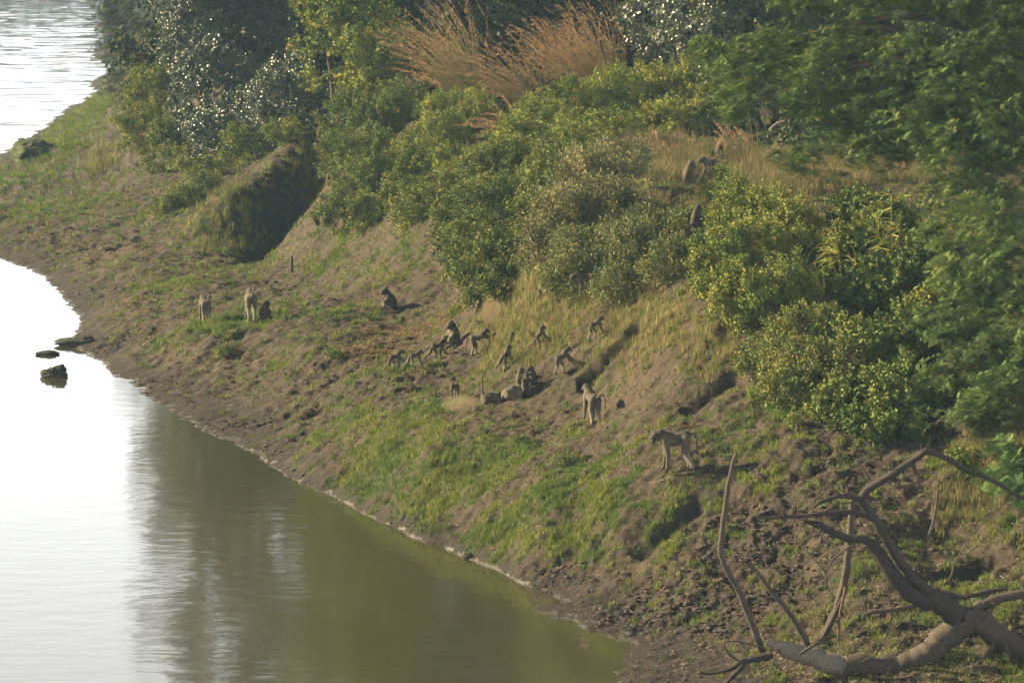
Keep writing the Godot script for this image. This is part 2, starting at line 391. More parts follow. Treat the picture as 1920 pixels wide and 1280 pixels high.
	bush("sapling", "tiny bright green sapling on the bare bank below the creeper bush", "shrub", bank, "broad", bright, M.leaf, [[1800, 868, 12, 8, 65.0]], 216, 0.7, 1)
	for q in [[420, 660, "small leafy weed on the cut edge of the terrace"], [625, 668, "tiny bright weed on the slope below the hunched baboon"], [855, 590, "bright weed just above the sitting baboon"], [1060, 862, "dark green grass tuft on the slope left of the large baboon"], [1500, 790, "small green weed on the bare slope under the bushes"], [1420, 740, "leafy weed at the edge of the grassy slope"], [600, 395, "leafy weed at the foot of the spur beside the curved root"]]:
		var g := ground_at(q[0], q[1])
		bush("weed", q[2], "weed", "", "small", mid if q[0] == 1060 else bright, M.leaf, [[q[0], q[1], 16 if q[0] == 1060 else 10, 10 if q[0] == 1060 else 7, -g.z - 0.1]], 229, 0.7, 1)
	for q in [[2050, 760, 69, "first shrub on the bank top beyond the right edge of the hanging acacia"], [2180, 640, 76, "second shrub on the bank top beyond the hanging acacia"], [2120, 480, 92, "third shrub farther back beyond the hanging acacia"], [2350, 560, 84, "shrub standing alone well right of the hanging acacia"], [2300, 380, 112, "far shrub on the plain right of the hanging acacia"], [2500, 450, 98, "shrub at the far right of the plain"]]:
		var qd: float = q[2]
		bush("plain_shrub", q[3], "shrub", bank, "small", mid, M.leaf, [[q[0], q[1], 80, 70, qd], [q[0] + 70, q[1] + 20, 60, 50, qd + 1.0], [q[0] - 60, q[1] + 30, 55, 45, qd - 0.5]], 45, 1.3, 2)
	# grass in plumes
	plume_grass("tall dense clump of reddish plumed grass fanning up to the left", 900, 225, 240, 5.4, 0.30, Vector3(-0.40, 0, 0), 0.45, 0.8, 0.45)
	plume_grass("widest clump of pinkish plumed grass, on top of the bank right of the tallest", 1120, 205, 330, 4.6, 0.42, Vector3(-0.30, 0, 0), 0.05, 0.95, 1.0)
	plume_grass("plumed grass clump between the tallest and the widest one", 1010, 220, 140, 4.0, 0.42, Vector3(-0.62, 0, 0), 0.25, 0.9, 0.6)
	plume_grass("few long plumes arching far left over the bright green tree's foot", 800, 190, 22, 4.4, 0.25, Vector3(-1.5, 0, 0), 0.4, 1.0, 0.3)
	plume_grass("thin arching plumes drooping left over the creeper mound", 775, 215, 16, 3.8, 0.2, Vector3(-2.2, 0, 0.1), 0.6, 0.9, 0.3)
	plume_grass("short plumes leaning left over the hedge's lower end", 985, 262, 34, 2.4, 0.3, Vector3(-1.3, 0, 0), 0.2, 1.0, 0.4)
	plume_grass("brown grass clump in front of the hedge's dark shade", 1235, 318, 90, 1.7, 0.5, Vector3(-0.5, 0, 0), 0.1, 0.4, 0.6)
	plume_grass("yellow green grass clump under the drooping acacia tip", 1310, 305, 50, 1.3, 0.5, Vector3(-0.1, 0, 0), 0.6, 0.1, 0.4)
	plume_grass("upright dry brown grass beside the baboon on the bank top", 1390, 300, 70, 1.5, 0.2, Vector3(-0.05, 0, 0), 0.15, 0.2, 0.5)
	sedge("yellow green reed leaves fanning out left of the dark bush", 1545, 520, 74.1, 74, 0.86, Vector3(-0.45, 0.25, 0))
	sedge("lower reed leaves bent down in the yellow bush", 1530, 590, 73.2, 68, 0.69, Vector3(-0.4, -0.25, 0))
	sedge("upper reed leaves in front of the hanging acacia", 1680, 380, 74.7, 54, 0.80, Vector3(-0.7, 0.15, 0))
	sedge("reed leaves spreading left between the yellow bush and the brown grass", 1590, 440, 75.2, 54, 0.86, Vector3(-0.8, 0.1, 0))

func dead_tree() -> void:
	rng.seed = 4
	var dk := Color(0.062, 0.05, 0.041)
	var md := Color(0.105, 0.085, 0.066)
	var pl := Color(0.30, 0.25, 0.19)
	var g := ground_at(1600, 1262)
	var o := thing("dead_tree", "fallen dead tree with bare crooked branches in the near right corner", "dead tree", g)
	limb("trunk", [[1960, 1250, 56.65, 44], [1900, 1212, 56.55, 40], [1855, 1180, 56.45, 40], [1820, 1158, 56.45, 46], [1783, 1188, 56.45, 46], [1740, 1226, 56.45, 42], [1693, 1250, 56.45, 38], [1640, 1250, 56.45, 36], [1585, 1246, 56.45, 34]], o, 12, md)
	limb("log", [[1760, 1320, 56.55, 52], [1690, 1288, 56.55, 48], [1639, 1264, 56.55, 42], [1580, 1248, 56.55, 38], [1531, 1236, 56.55, 34], [1481, 1221, 56.55, 30], [1450, 1208, 56.55, 24], [1436, 1204, 56.55, 12]], o, 12, pl)
	limb("branch", [[1805, 1165, 56.40, 44], [1765, 1132, 56.35, 38], [1711, 1116, 56.35, 32], [1668, 1068, 56.35, 28], [1639, 1024, 56.35, 26], [1618, 1010, 56.35, 22], [1585, 1008, 56.35, 20], [1539, 985, 56.35, 17], [1508, 976, 56.35, 9]], o, 10, dk)
	limb("branch", [[1790, 1135, 56.43, 30], [1722, 1095, 56.30, 26], [1686, 1046, 56.25, 24], [1657, 1003, 56.25, 23], [1636, 966, 56.25, 24], [1616, 938, 56.25, 25], [1636, 913, 56.25, 22], [1675, 889, 56.15, 20], [1711, 864, 56.15, 18], [1740, 846, 56.05, 16], [1776, 860, 56.05, 14], [1812, 881, 56.05, 12], [1866, 903, 56.05, 10], [1915, 932, 56.05, 8], [1950, 955, 56.05, 6]], o, 10, dk)
	limb("branch", [[1640, 972, 56.25, 18], [1600, 961, 56.20, 14], [1567, 961, 56.20, 13], [1510, 967, 56.15, 10], [1434, 971, 56.15, 7], [1420, 966, 56.15, 3]], o, 8, dk)
	limb("branch", [[1622, 940, 56.25, 16], [1590, 930, 56.23, 14], [1567, 931, 56.23, 12], [1539, 942, 56.20, 10], [1522, 954, 56.20, 5]], o, 8, dk)
	limb("branch", [[1810, 1165, 56.45, 30], [1830, 1140, 56.45, 26], [1860, 1126, 56.45, 24], [1920, 1112, 56.45, 26], [1980, 1100, 56.45, 26]], o, 10, md)
	limb("branch", [[1740, 1106, 56.40, 16], [1770, 1112, 56.40, 15], [1810, 1119, 56.35, 14], [1855, 1108, 56.35, 12], [1889, 1103, 56.35, 6]], o, 8, dk)
	limb("branch", [[1716, 1136, 56.35, 14], [1675, 1143, 56.25, 11], [1640, 1147, 56.20, 12], [1624, 1152, 56.20, 9]], o, 8, md)
	limb("branch", [[1710, 865, 56.15, 10], [1718, 884, 56.05, 8], [1722, 886, 56.05, 4]], o, 6, dk)
	# thin twigs
	for t in [[[1600, 1018, 56.30, 7], [1589, 1028, 56.25, 6], [1562, 1050, 56.25, 5], [1548, 1079, 56.25, 5], [1556, 1108, 56.25, 4], [1566, 1122, 56.25, 2]], [[1550, 1078, 56.25, 4], [1538, 1060, 56.25, 4], [1520, 1040, 56.25, 3], [1506, 1026, 56.25, 2]], [[1548, 990, 56.30, 6], [1540, 1008, 56.30, 5], [1537, 1026, 56.30, 2]], [[1528, 982, 56.30, 4], [1520, 1002, 56.30, 3], [1512, 1012, 56.30, 2]],
			[[1718, 1136, 56.35, 5], [1690, 1160, 56.30, 5], [1660, 1195, 56.25, 4], [1620, 1238, 56.25, 3]], [[1672, 1156, 56.15, 4], [1664, 1190, 56.15, 4], [1640, 1228, 56.15, 4], [1592, 1248, 56.15, 2]], [[1660, 1160, 56.20, 4], [1625, 1192, 56.20, 3], [1596, 1222, 56.20, 2]], [[1724, 1150, 56.25, 4], [1698, 1192, 56.25, 4], [1672, 1228, 56.25, 2]],
			[[1590, 1250, 56.25, 6], [1584, 1268, 56.25, 5], [1575, 1290, 56.25, 4]], [[1500, 1226, 56.25, 8], [1530, 1208, 56.25, 9], [1558, 1204, 56.15, 9], [1562, 1210, 56.15, 5]], [[1457, 1216, 56.25, 4], [1450, 1242, 56.15, 4], [1442, 1268, 56.15, 3]], [[1870, 1190, 56.35, 8], [1862, 1210, 56.25, 9], [1837, 1248, 56.25, 8], [1808, 1282, 56.25, 7]], [[1884, 1205, 56.35, 10], [1900, 1240, 56.25, 9], [1914, 1275, 56.25, 8]]]:
		limb("twig", t, o, 6, md, 0.1)
	o = thing("broken_log", "dark crooked log with a looped twig at the water side of the dead tree", "log", ground_at(1385, 1258))
	limb("stem", [[1448, 1226, 56.65, 20], [1420, 1234, 56.65, 18], [1393, 1240, 56.65, 19], [1370, 1254, 56.65, 12], [1340, 1262, 56.65, 7], [1318, 1262, 56.65, 4]], o, 9, dk)
	limb("stem", [[1400, 1238, 56.65, 16], [1380, 1262, 56.55, 13], [1352, 1290, 56.45, 10]], o, 8, dk)
	limb("twig", [[1388, 1240, 56.55, 6], [1366, 1224, 56.55, 6], [1358, 1206, 56.55, 5], [1384, 1202, 56.55, 4], [1412, 1210, 56.55, 4], [1436, 1214, 56.55, 3]], o, 6, md, 0.1)
	limb("twig", [[1386, 1202, 56.55, 4], [1398, 1214, 56.55, 4], [1406, 1226, 56.55, 3]], o, 6, md, 0.1)
	o = thing("bare_pole", "tall leaning bare pole with a bend, left of the dead tree", "dead branch", ground_at(1425, 1205))
	limb("stem", [[1430, 1222, 56.85, 20], [1420, 1196, 56.75, 18], [1400, 1142, 56.65, 16], [1384, 1104, 56.55, 15], [1360, 1062, 56.45, 14], [1351, 1034, 56.45, 14], [1354, 1000, 56.45, 13], [1358, 965, 56.45, 13], [1366, 910, 56.45, 12], [1376, 862, 56.45, 10], [1382, 851, 56.45, 9]], o, 10, md, 0.1)
	o = thing("bare_pole", "short slanting dead branch behind the tall leaning pole", "dead branch", ground_at(1512, 1215))
	limb("stem", [[1520, 1222, 56.95, 18], [1500, 1180, 56.85, 15], [1481, 1150, 56.75, 14], [1442, 1102, 56.65, 12], [1420, 1072, 56.65, 10], [1403, 1055, 56.65, 6]], o, 9, md, 0.12)
	o = thing("dead_stump", "upright weathered post like stump behind the dead tree's branches", "stump", ground_at(1560, 1165))
	limb("stem", [[1545, 1190, 58.80, 20], [1566, 1150, 58.80, 18], [1580, 1110, 58.80, 22], [1588, 1060, 58.80, 19], [1594, 1000, 58.80, 17], [1597, 950, 58.80, 15], [1600, 934, 58.80, 11]], o, 10, md, 0.12)
	limb("twig", [[1586, 1100, 58.70, 7], [1576, 1150, 58.60, 7], [1572, 1200, 58.60, 5]], o, 6, Color(0.2, 0.12, 0.07), 0.1)
	limb("twig", [[1580, 1120, 58.70, 7], [1556, 1170, 58.60, 7], [1540, 1198, 58.60, 5]], o, 6, md, 0.1)
	for q in [["thin bare sapling standing right of the dead tree's fork", [[1712, 1074, 58.40, 6], [1733, 1028, 58.40, 7], [1752, 975, 58.40, 8], [1760, 920, 58.40, 8]]], ["thin crooked bare twig standing at the right under the acacia", [[1748, 1112, 58.40, 4], [1783, 1082, 58.40, 5], [1792, 1052, 58.40, 5], [1820, 1012, 58.40, 3]]], ["dark thin branch leaning on the bank under the creeper bush", [[1626, 866, 67.42, 5], [1655, 835, 67.42, 5], [1690, 795, 67.65, 4]]]]:
		o = thing("bare_twig", q[0], "dead branch", at_d(q[1][0][0], q[1][0][1], q[1][0][2]))
		limb("stem", q[1], o, 7, md, 0.1)

func small_things() -> void:
	# the islet in the water and the mossy hump on the shore
	for q in [["dark mossy boulder alone in the shallow water", 102, 706, 0.46, 0.30, 0.35, "mossy_boulder", "boulder", Color(0.035, 0.04, 0.028)], ["long low dark mossy hump of mud at the tip of the shore", 150, 644, 0.7, 0.2, 0.5, "mossy_hump", "boulder", Color(0.04, 0.048, 0.03)], ["flat strip of dark mud lying in the water beyond the boulder", 90, 664, 0.36, 0.1, 0.35, "mud_lump", "mud lump", Color(0.04, 0.036, 0.03)], ["dark dry clump of debris on the green slope", 1102, 890, 0.15, 0.1, 0.13, "debris_clump", "debris", Color(0.06, 0.045, 0.035)],
			["dark green grassy hump on the waterline at the far left", 62, 292, 1.3, 0.75, 2.6, "grassy_hump", "hump", Color(0.05, 0.065, 0.025)], ["small dark stone on the mud beside the water's edge", 875, 1046, 0.12, 0.1, 0.1, "wet_stone", "stone", Color(0.05, 0.045, 0.04)]]:
		var sm := SphereMesh.new()
		sm.radius = 1.0
		sm.height = 2.0
		sm.radial_segments = 40
		sm.rings = 24
		var arr := sm.get_mesh_arrays()
		var s := Soup.new()
		var off := Vector3(q[1], 0, 3)
		for p in arr[Mesh.ARRAY_VERTEX]:
			var r: float = 1.0 + 0.5 * n_mid.get_noise_3dv(p * 0.42 + off) + 0.25 * n_fine.get_noise_3dv(p * 0.6 + off)
			s.vert(p * r * Vector3(q[3], q[4], q[5]), p, q[8] * (1.0 + 0.7 * n_fine.get_noise_3dv(p * 0.5 - off)))
		s.ix = arr[Mesh.ARRAY_INDEX]
		var st := SurfaceTool.new()
		st.create_from(s.mesh(), 0)
		st.generate_normals()
		var o := put(q[6], st.commit(), M.clod)
		tag(o, q[0], q[7])
		var g := ground_at(q[1], q[2])
		if g.y < 0.0: g = on_plane(q[1], q[2], 0.0)
		o.position = g + Vector3(0, 0.02, 0)
	var o := thing("stake", "short dark upright stake on the slope above the walking baboons", "stake", ground_at(547, 512))
	limb("stem", [[546, 518, -o.position.z, 7], [547, 498, -o.position.z, 7], [547, 480, -o.position.z, 5]], o, 7, Color(0.05, 0.04, 0.035), 0.1)
	o = thing("curved_root", "dark curved root sticking out of the bank right of the spur", "root", ground_at(598, 420))
	var rd := -o.position.z - 0.3
	limb("stem", [[606, 424, rd, 8], [596, 420, rd, 12], [591, 408, rd, 12], [594, 398, rd, 9], [602, 394, rd, 5]], o, 8, Color(0.04, 0.034, 0.03), 0.2)
	o = thing("pale_stick", "pale stick lying in front of the large baboon's feet", "stick", ground_at(1240, 905))
	var sd := -o.position.z - 0.12
	limb("stem", [[1224, 908, sd, 4], [1240, 901, sd, 5], [1256, 894, sd, 3]], o, 7, Color(0.33, 0.26, 0.18), 0.1)
	o = thing("pale_stick", "forked pale stick on the dark mud near the water", "stick", ground_at(1275, 1068))
	sd = -o.position.z - 0.15
	limb("stem", [[1264, 1060, sd, 4], [1274, 1067, sd, 5], [1286, 1066, sd, 3]], o, 7, Color(0.33, 0.26, 0.18), 0.1)
	o = thing("pale_branch", "pale fallen branch lying in the brown grass behind the walking baboon", "dead branch", ground_at(1400, 322))
	sd = -o.position.z - 0.9
	limb("stem", [[1370, 318, sd, 6], [1392, 310, sd, 6], [1420, 317, sd, 4]], o, 7, Color(0.34, 0.29, 0.23), 0.1)
	o = thing("pale_branch", "pale bare branch catching the sun under the acacia", "dead branch", ground_at(1455, 262))
	sd = -o.position.z - 0.2
	limb("stem", [[1440, 258, sd, 5], [1444, 244, sd, 8], [1458, 232, sd, 9], [1472, 227, sd, 6]], o, 8, Color(0.34, 0.27, 0.2), 0.1)

func troop() -> void:
	var hang := [[-0.09, 0.04], [-0.05, -0.08], [0.0, -0.22], [0.02, -0.2]]
	var arch := [[-0.07, 0.16], [-0.09, 0.06], [-0.04, -0.16], [-0.01, -0.16]]
	var tall := [[-0.05, 0.17], [-0.01, 0.16], [0.02, 0.14], [0.08, 0.08]]
	var low := [[-0.12, -0.05], [-0.14, -0.1], [-0.12, -0.12], [-0.1, -0.08]]
	var curl := [[-0.14, -0.04], [-0.16, -0.03], [-0.14, 0.0], [-0.12, 0.02]]
	var young := "young baboons chasing on the slope"
	var old := "adult baboons sitting and walking on the bank"
	baboon("largest baboon standing side on, looking left down the slope", 1272, 884, 180, 1.14, {"cell": 0.015, "legs": [-3, 3, 2, 8], "nod": -18, "tail": [[-0.08, 0.03], [-0.03, -0.08], [0.0, -0.2], [-0.02, -0.2]], "shade": 0.85}, old)
	baboon("baboon standing with its back to us and its tail arched to the right", 1110, 795, 112, 0.95, {"cell": 0.017, "legs": [4, -5, 6, -4], "head": 25, "nod": 25, "pitch": 12, "tail": [[-0.06, 0.08, 0.06], [-0.02, 0.03, 0.08], [0.0, -0.16, 0.06], [0.0, -0.2, 0.0]]}, old)
	baboon("baboon tumbling on the ground with its tail straight up in the dust", 902, 757, 4, 1.05, {"sit": true, "tip": -66, "hunch": 0.2, "legs": [0, 0, 30, 60], "tail": [[-0.17, 0.07], [-0.18, 0.07], [-0.15, 0.11], [-0.07, 0.13]], "shade": 0.85}, "wrestling baboons", 0.0, 0.04)
	baboon("pale backed baboon bending over the tumbling one, arm out to the right", 945, 750, 8, 1.05, {"sit": true, "tip": -52, "hunch": 0.5, "legs": [0, 0, 75, 20], "tail": [[0.04, -0.08], [0.07, -0.07]], "shade": 1.35}, "wrestling baboons", 0.0, 0.06)
	baboon("upright young baboon at the left of the huddle of three", 974, 728, 60, 0.76, {"sit": true, "slim": 0.85, "tail": curl}, "huddle of three young baboons")
	baboon("dark young baboon sitting in the middle of the huddle of three", 986, 734, 280, 0.74, {"sit": true, "slim": 0.85, "hunch": 0.3, "tail": curl, "shade": 0.7}, "huddle of three young baboons")
	baboon("young baboon at the right of the huddle, arms raised to the middle one", 1000, 724, 190, 0.76, {"sit": true, "slim": 0.85, "legs": [0, 0, 70, 50], "tail": curl, "shade": 0.8}, "huddle of three young baboons")
	baboon("young baboon leaping up the slope, one pale leg stretched out behind", 953, 692, 55, 0.60, {"legs": [-50, -15, 25, 5], "pitch": 24, "slim": 0.85, "tail": low}, young)
	baboon("young baboon standing on its hind legs reaching out to the right", 904, 664, 0, 0.77, {"legs": [6, -10, 84, 70], "pitch": 2, "slim": 0.85, "nod": 10, "tail": [[-0.1, -0.03], [-0.07, -0.14], [-0.04, -0.18], [-0.04, -0.14]]}, young)
	baboon("adult baboon sitting on the terrace, pale on its left side", 852, 650, 215, 1.10, {"sit": true, "legs": [0, 0, 15, 10], "tail": curl, "open": 0.3}, old)
	baboon("young baboon running to the right in front of the sitting adult", 824, 676, 18, 0.67, {"legs": [-34, 10, 25, -15], "pitch": 8, "slim": 0.85, "tail": low, "shade": 0.75}, young)
	baboon("pale young baboon running between two dark ones", 779, 690, 30, 0.59, {"legs": [-30, -5, 30, 10], "slim": 0.85, "tail": low, "shade": 1.3}, young)
	baboon("dark young baboon at the left end of the running row", 744, 694, 15, 0.60, {"legs": [-28, 12, 30, -10], "pitch": 12, "slim": 0.85, "tail": low, "shade": 0.75}, young)
	baboon("young baboon coming down towards the dust cloud, front on", 853, 752, 255, 0.59, {"legs": [10, -25, 35, -10], "slim": 0.85, "tail": arch}, young)
	baboon("young baboon jumping with its tail flung up to the left", 1020, 655, 20, 0.56, {"legs": [-45, 5, 35, 20], "pitch": 40, "slim": 0.8, "tail": [[-0.1, 0.14], [-0.1, 0.15], [-0.06, 0.12], [-0.03, 0.08]]}, young)
	baboon("young baboon bounding right with its tail hanging down to the left", 1062, 700, 12, 0.66, {"legs": [-15, 20, 25, 40], "pitch": 18, "slim": 0.9, "tail": [[-0.14, -0.06], [-0.14, -0.14], [-0.1, -0.16], [-0.05, -0.14]], "shade": 0.95}, young)
	baboon("pale young baboon climbing beside the orange ridge, tail slanting left", 1122, 634, 25, 0.59, {"legs": [-14, 10, 22, 8], "pitch": 6, "slim": 0.85, "tail": [[-0.12, -0.02], [-0.13, -0.14], [-0.08, -0.14], [-0.05, -0.1]], "shade": 1.1}, young)
	baboon("dark baboon half hidden by grass below the grey thorn shrub", 1105, 558, 185, 0.83, {"legs": [10, -10, 10, -10], "tail": tall, "slim": 0.9}, old)
	baboon("pale baboon sitting in the golden grass with a dark head", 1018, 556, 250, 0.60, {"sit": true, "tail": curl, "shade": 1.2}, young)
	baboon("young baboon half hidden in grass above the leaping one", 958, 646, 40, 0.50, {"sit": true, "tail": curl, "shade": 0.8}, young)
	baboon("leftmost walking baboon, seen from behind with its tail in an arch", 384, 605, 108, 1.01, {"legs": [5, -8, 6, -5], "tail": [[-0.05, 0.16, 0.06], [-0.02, 0.12, 0.03], [0.0, -0.12, 0.03], [0.0, -0.1, 0.0]]}, old)
	baboon("walking baboon with a raised tail beside the dark sitting one", 470, 600, 100, 1.14, {"legs": [-10, 8, 6, -8], "tail": [[-0.05, 0.16, 0.03], [-0.03, 0.13, 0.02], [-0.03, -0.05, 0.0], [-0.02, -0.16, 0.0]], "shade": 1.1}, old)
	baboon("dark baboon crouching at the right side of the walking one", 493, 599, 60, 0.92, {"sit": true, "hunch": 0.8, "tail": curl, "shade": 0.7}, old)
	baboon("hunched dark baboon sitting alone on the terrace, facing left", 734, 579, 192, 1.03, {"sit": true, "hunch": 0.55, "open": 0.2, "tail": [[-0.12, -0.04], [-0.1, -0.02], [-0.06, 0, 0.1], [0.1, 0, 0.12]], "shade": 0.65}, old)
	var perch := at_d(1304, 424, 81.0)
	baboon("small dark baboon peeping over the yellow bush", 1304, 424, 30, 0.80, {"sit": true, "tail": curl, "shade": 0.75}, old, 81.0, perch.y - hgt(perch.x, 81.0))
	baboon("baboon sitting in the brown grass, facing right", 1290, 352, 20, 1.12, {"sit": true, "tail": curl}, old, 0.0, 0.05)
	baboon("baboon walking left through the brown grass behind the sitting one", 1330, 342, 200, 0.84, {"legs": [10, -10, 15, -10], "nod": -20, "tail": curl}, old, 0.0, 0.1)
	baboon("pale backed baboon sitting against the dry grass on the bank top", 1352, 296, 10, 1.18, {"sit": true, "hunch": 0.2, "tail": curl, "shade": 1.2}, old, 0.0, 0.05)


func dust() -> void:
	var f := FogVolume.new()
	f.name = "dust_cloud"
	f.shape = RenderingServer.FOG_VOLUME_SHAPE_ELLIPSOID
	f.size = Vector3(1.1, 0.42, 0.8)
	var m := FogMaterial.new()
	m.density = 0.22
	m.albedo = Color(0.8, 0.72, 0.62)
	f.material = m
	add_child(f)
	f.position = ground_at(866, 764) + Vector3(0, 0.1, 0)
	tag(f, "thin puff of brown dust on the ground left of the wrestling baboons", "dust", "", "stuff")
# ---------------------------------------------------------------- naming
func numbered(called: String) -> String:
	if not used.has(called):
		used[called] = 0
		return called
	used[called] += 1
	return "%s_%03d" % [called, used[called]]

func tag(o: Node, label := "", category := "", group := "", kind := "") -> Node:
	if label: o.set_meta("label", label)
	if category: o.set_meta("category", category)
	if group: o.set_meta("group", group)
	if kind: o.set_meta("kind", kind)
	return o

func thing(called: String, label: String, category: String, at := Vector3.ZERO, group := "") -> Node3D:
	var o := Node3D.new()
	o.name = numbered(called)
	add_child(o)
	o.position = at
	tag(o, label, category, group)
	return o

func put(called: String, mesh: Mesh, mat: Material, parent: Node = null) -> MeshInstance3D:
	var o := MeshInstance3D.new()
	o.mesh = mesh
	if mat: o.material_override = mat
	if parent == null:
		o.name = numbered(called)
		add_child(o)
	else:
		o.name = called
		parent.add_child(o, true)
	return o

func scatter(called: String, mesh: Mesh, mat: Material, spots: Array, tints: PackedColorArray, parent: Node = null) -> MultiMeshInstance3D:
	var mm := MultiMesh.new()
	mm.transform_format = MultiMesh.TRANSFORM_3D
	mm.use_colors = true
	mm.mesh = mesh
	mm.instance_count = spots.size()
	for i in spots.size():
		mm.set_instance_transform(i, spots[i])
		mm.set_instance_color(i, tints[i])
	var o := MultiMeshInstance3D.new()
	o.multimesh = mm
	o.material_override = mat
	o.set_meta("kind", "stuff")
	if parent == null:
		o.name = numbered(called)
		add_child(o)
	else:
		o.name = called
		parent.add_child(o, true)
	return o

# ---------------------------------------------------------------- where a spot of the photograph lies
func sight(u: float, v: float) -> Vector3:
	var x := (u - 960.0) / F
	var y := -(v - 640.0) / F
	return Vector3(x, y * cos(TILT) - sin(TILT), -(cos(TILT) + y * sin(TILT)))

func on_plane(u: float, v: float, h: float) -> Vector3:
	var r := sight(u, v)
	return EYE + r * ((h - EYE.y) / r.y)

func at_d(u: float, v: float, d: float) -> Vector3:
	var r := sight(u, v)
	return EYE + r * (d / -r.z)

func ground_at(u: float, v: float) -> Vector3:
	var r := sight(u, v)
	r /= -r.z
	var d := 49.0
	while d < 300.0:
		var p := EYE + r * d
		if p.y <= hgt(p.x, d):
			break
		d += 0.5
	var lo := d - 0.5
	for i in 8:
		var m := (lo + d) * 0.5
		var p := EYE + r * m
		if p.y <= hgt(p.x, m): d = m
		else: lo = m
	var q := EYE + r * d
	q.y = hgt(q.x, d)
	return q

# ---------------------------------------------------------------- the lie of the land
# h in metres above the river; a = 6 x/d and b = ln d keep the survey evenly spaced
const A0 := -1.6
const A1 := 1.45
const DA := 0.03
const B0 := 3.85
const B1 := 6.1
const DB := 0.0175
const BW := 2.5
var NA := 0
var NB := 0
var HL := PackedFloat32Array()
var CV := {}

func survey() -> Array:
	var c := []      # [x, d, h]
	var shore := [
		[1165, 1300, 0], [1155, 1268, 0], [1165, 1236, 0], [1195, 1220, 0], [1090, 1190, 0], [985, 1160, 0], [1012, 1128, 0], [1035, 1108, 0],
		[955, 1078, 0], [870, 1046, 0], [790, 1021, 0], [740, 986, 0], [640, 936, 0], [560, 905, 0], [510, 872, 0], [470, 849, 0],
		[400, 820, 0], [340, 786, 0], [270, 746, 0], [212, 706, 0], [190, 680, 0], [135, 648, 0], [150, 600, 0], [120, 560, 0], [78, 516, 0], [0, 486, 0], [-70, 468, 0]]
	for s in shore:
		var p := on_plane(s[0], s[1], 0)
		c.append([p.x, -p.z, 0.0])
		p = on_plane(s[0] - 120, s[1] + 30, -0.5)
		c.append([p.x, -p.z, -0.5])
	for s in [[-130, 440], [-160, 400], [-110, 340], [-40, 312], [30, 268], [95, 232], [175, 176], [226, 130], [246, 60], [250, 0]]:
		var p := on_plane(s[0], s[1], 0)
		c.append([p.x, -p.z, 0.0])
		p = on_plane(s[0] - 110, s[1] - 34, -0.8)
		c.append([p.x, -p.z, -0.8])
	var marks := [
		# the terrace and the slope under it
		[400, 605, 1.30], [480, 598, 1.55], [580, 588, 1.74], [733, 580, 1.89], [850, 650, 2.11], [920, 668, 2.20], [1112, 796, 2.23], [1270, 886, 2.29], [340, 622, 1.18],
		[900, 745, 2.14], [1000, 760, 2.23], [740, 700, 1.71], [640, 660, 1.55], [560, 650, 1.43], [330, 660, 0.56], [300, 700, 0.15], [450, 760, 0.19], [560, 720, 0.81],
		[520, 800, 0.22], [450, 690, 0.62], [600, 740, 0.81], [230, 640, 0.31], [650, 770, 0.99], [700, 830, 1.12], [560, 850, 0.31], [650, 890, 0.40], [800, 870, 1.18], [900, 900, 1.18],
		[850, 985, 0.28], [1000, 1000, 0.81], [1000, 920, 1.36], [1100, 1070, 0.37], [1150, 960, 1.49], [1200, 1100, 0.37], [1300, 1000, 1.36], [1350, 950, 1.80], [1300, 1160, 0.28], [1400, 1250, 0.22],
		[1250, 1255, 0.05], [1120, 1160, 0.07], [1100, 880, 1.80]]
	var marks2 := [
		# the near right
		[1400, 900, 2.23], [1500, 850, 2.78], [1600, 800, 3.22], [1700, 850, 2.84], [1600, 960, 2.05], [1700, 1000, 1.77], [1850, 900, 2.56], [1900, 850, 3.11],
		[1500, 1050, 1.18], [1700, 1100, 1.24], [1900, 1000, 1.92], [1900, 1150, 1.18], [1600, 1240, 0.59], [1900, 1280, 0.68], [2100, 1000, 2.11], [2100, 1250, 0.87], [1600, 1330, 0.25],
		# the bank above the terrace
		[1000, 680, 2.89], [1100, 690, 3.11], [1200, 720, 3.22], [1300, 780, 3.00], [1000, 600, 3.66], [1000, 540, 4.32], [1000, 480, 4.9], [1000, 400, 5.75], [1000, 250, 5.97],
		[1300, 650, 4.21], [1300, 550, 5.09], [1300, 450, 5.64], [1300, 350, 5.97], [1500, 700, 3.88], [1600, 700, 3.88], [1600, 500, 5.53], [1600, 350, 6.19], [1850, 700, 4.43], [1850, 500, 5.75], [2200, 600, 5.53], [1900, 300, 6.41]]
	var marks3 := [
		[850, 600, 2.17], [850, 540, 2.56], [850, 450, 3.77], [850, 350, 5.20], [850, 250, 5.75], [650, 560, 1.83], [650, 480, 2.17], [650, 400, 3.33], [650, 300, 4.87], [700, 200, 5.75],
		[540, 500, 1.36], [400, 520, 0.99], [300, 560, 0.71], [200, 580, 0.31], [150, 480, 0.43], [250, 500, 0.71], [300, 420, 1.18], [100, 400, 0.78], [200, 350, 1.24], [0, 420, 0.53], [20, 345, 0.71], [100, 300, 1.02],
		[170, 235, 1.36], [60, 290, 0.84], [-60, 400, 0.50],
		# the spur: crest, then the foot of its near face
		[600, 250, 4.43], [545, 290, 3.55], [490, 340, 2.67], [440, 370, 2.11], [400, 405, 1.67], [385, 450, 1.24], [372, 492, 0.87], [595, 335, 2.56], [570, 390, 1.80], [545, 440, 1.30], [500, 475, 1.08], [450, 497, 0.93],
		[450, 290, 2.67], [300, 300, 1.86], [350, 250, 3.55], [250, 200, 3.33], [232, 190, 2.23], [300, 120, 5.42], [450, 150, 5.75], [600, 120, 5.97], [800, 120, 5.97], [1100, 120, 6.08]]
	for m in marks + marks2 + marks3:
		var p := on_plane(m[0], m[1], m[2])
		c.append([p.x, -p.z, m[2]])
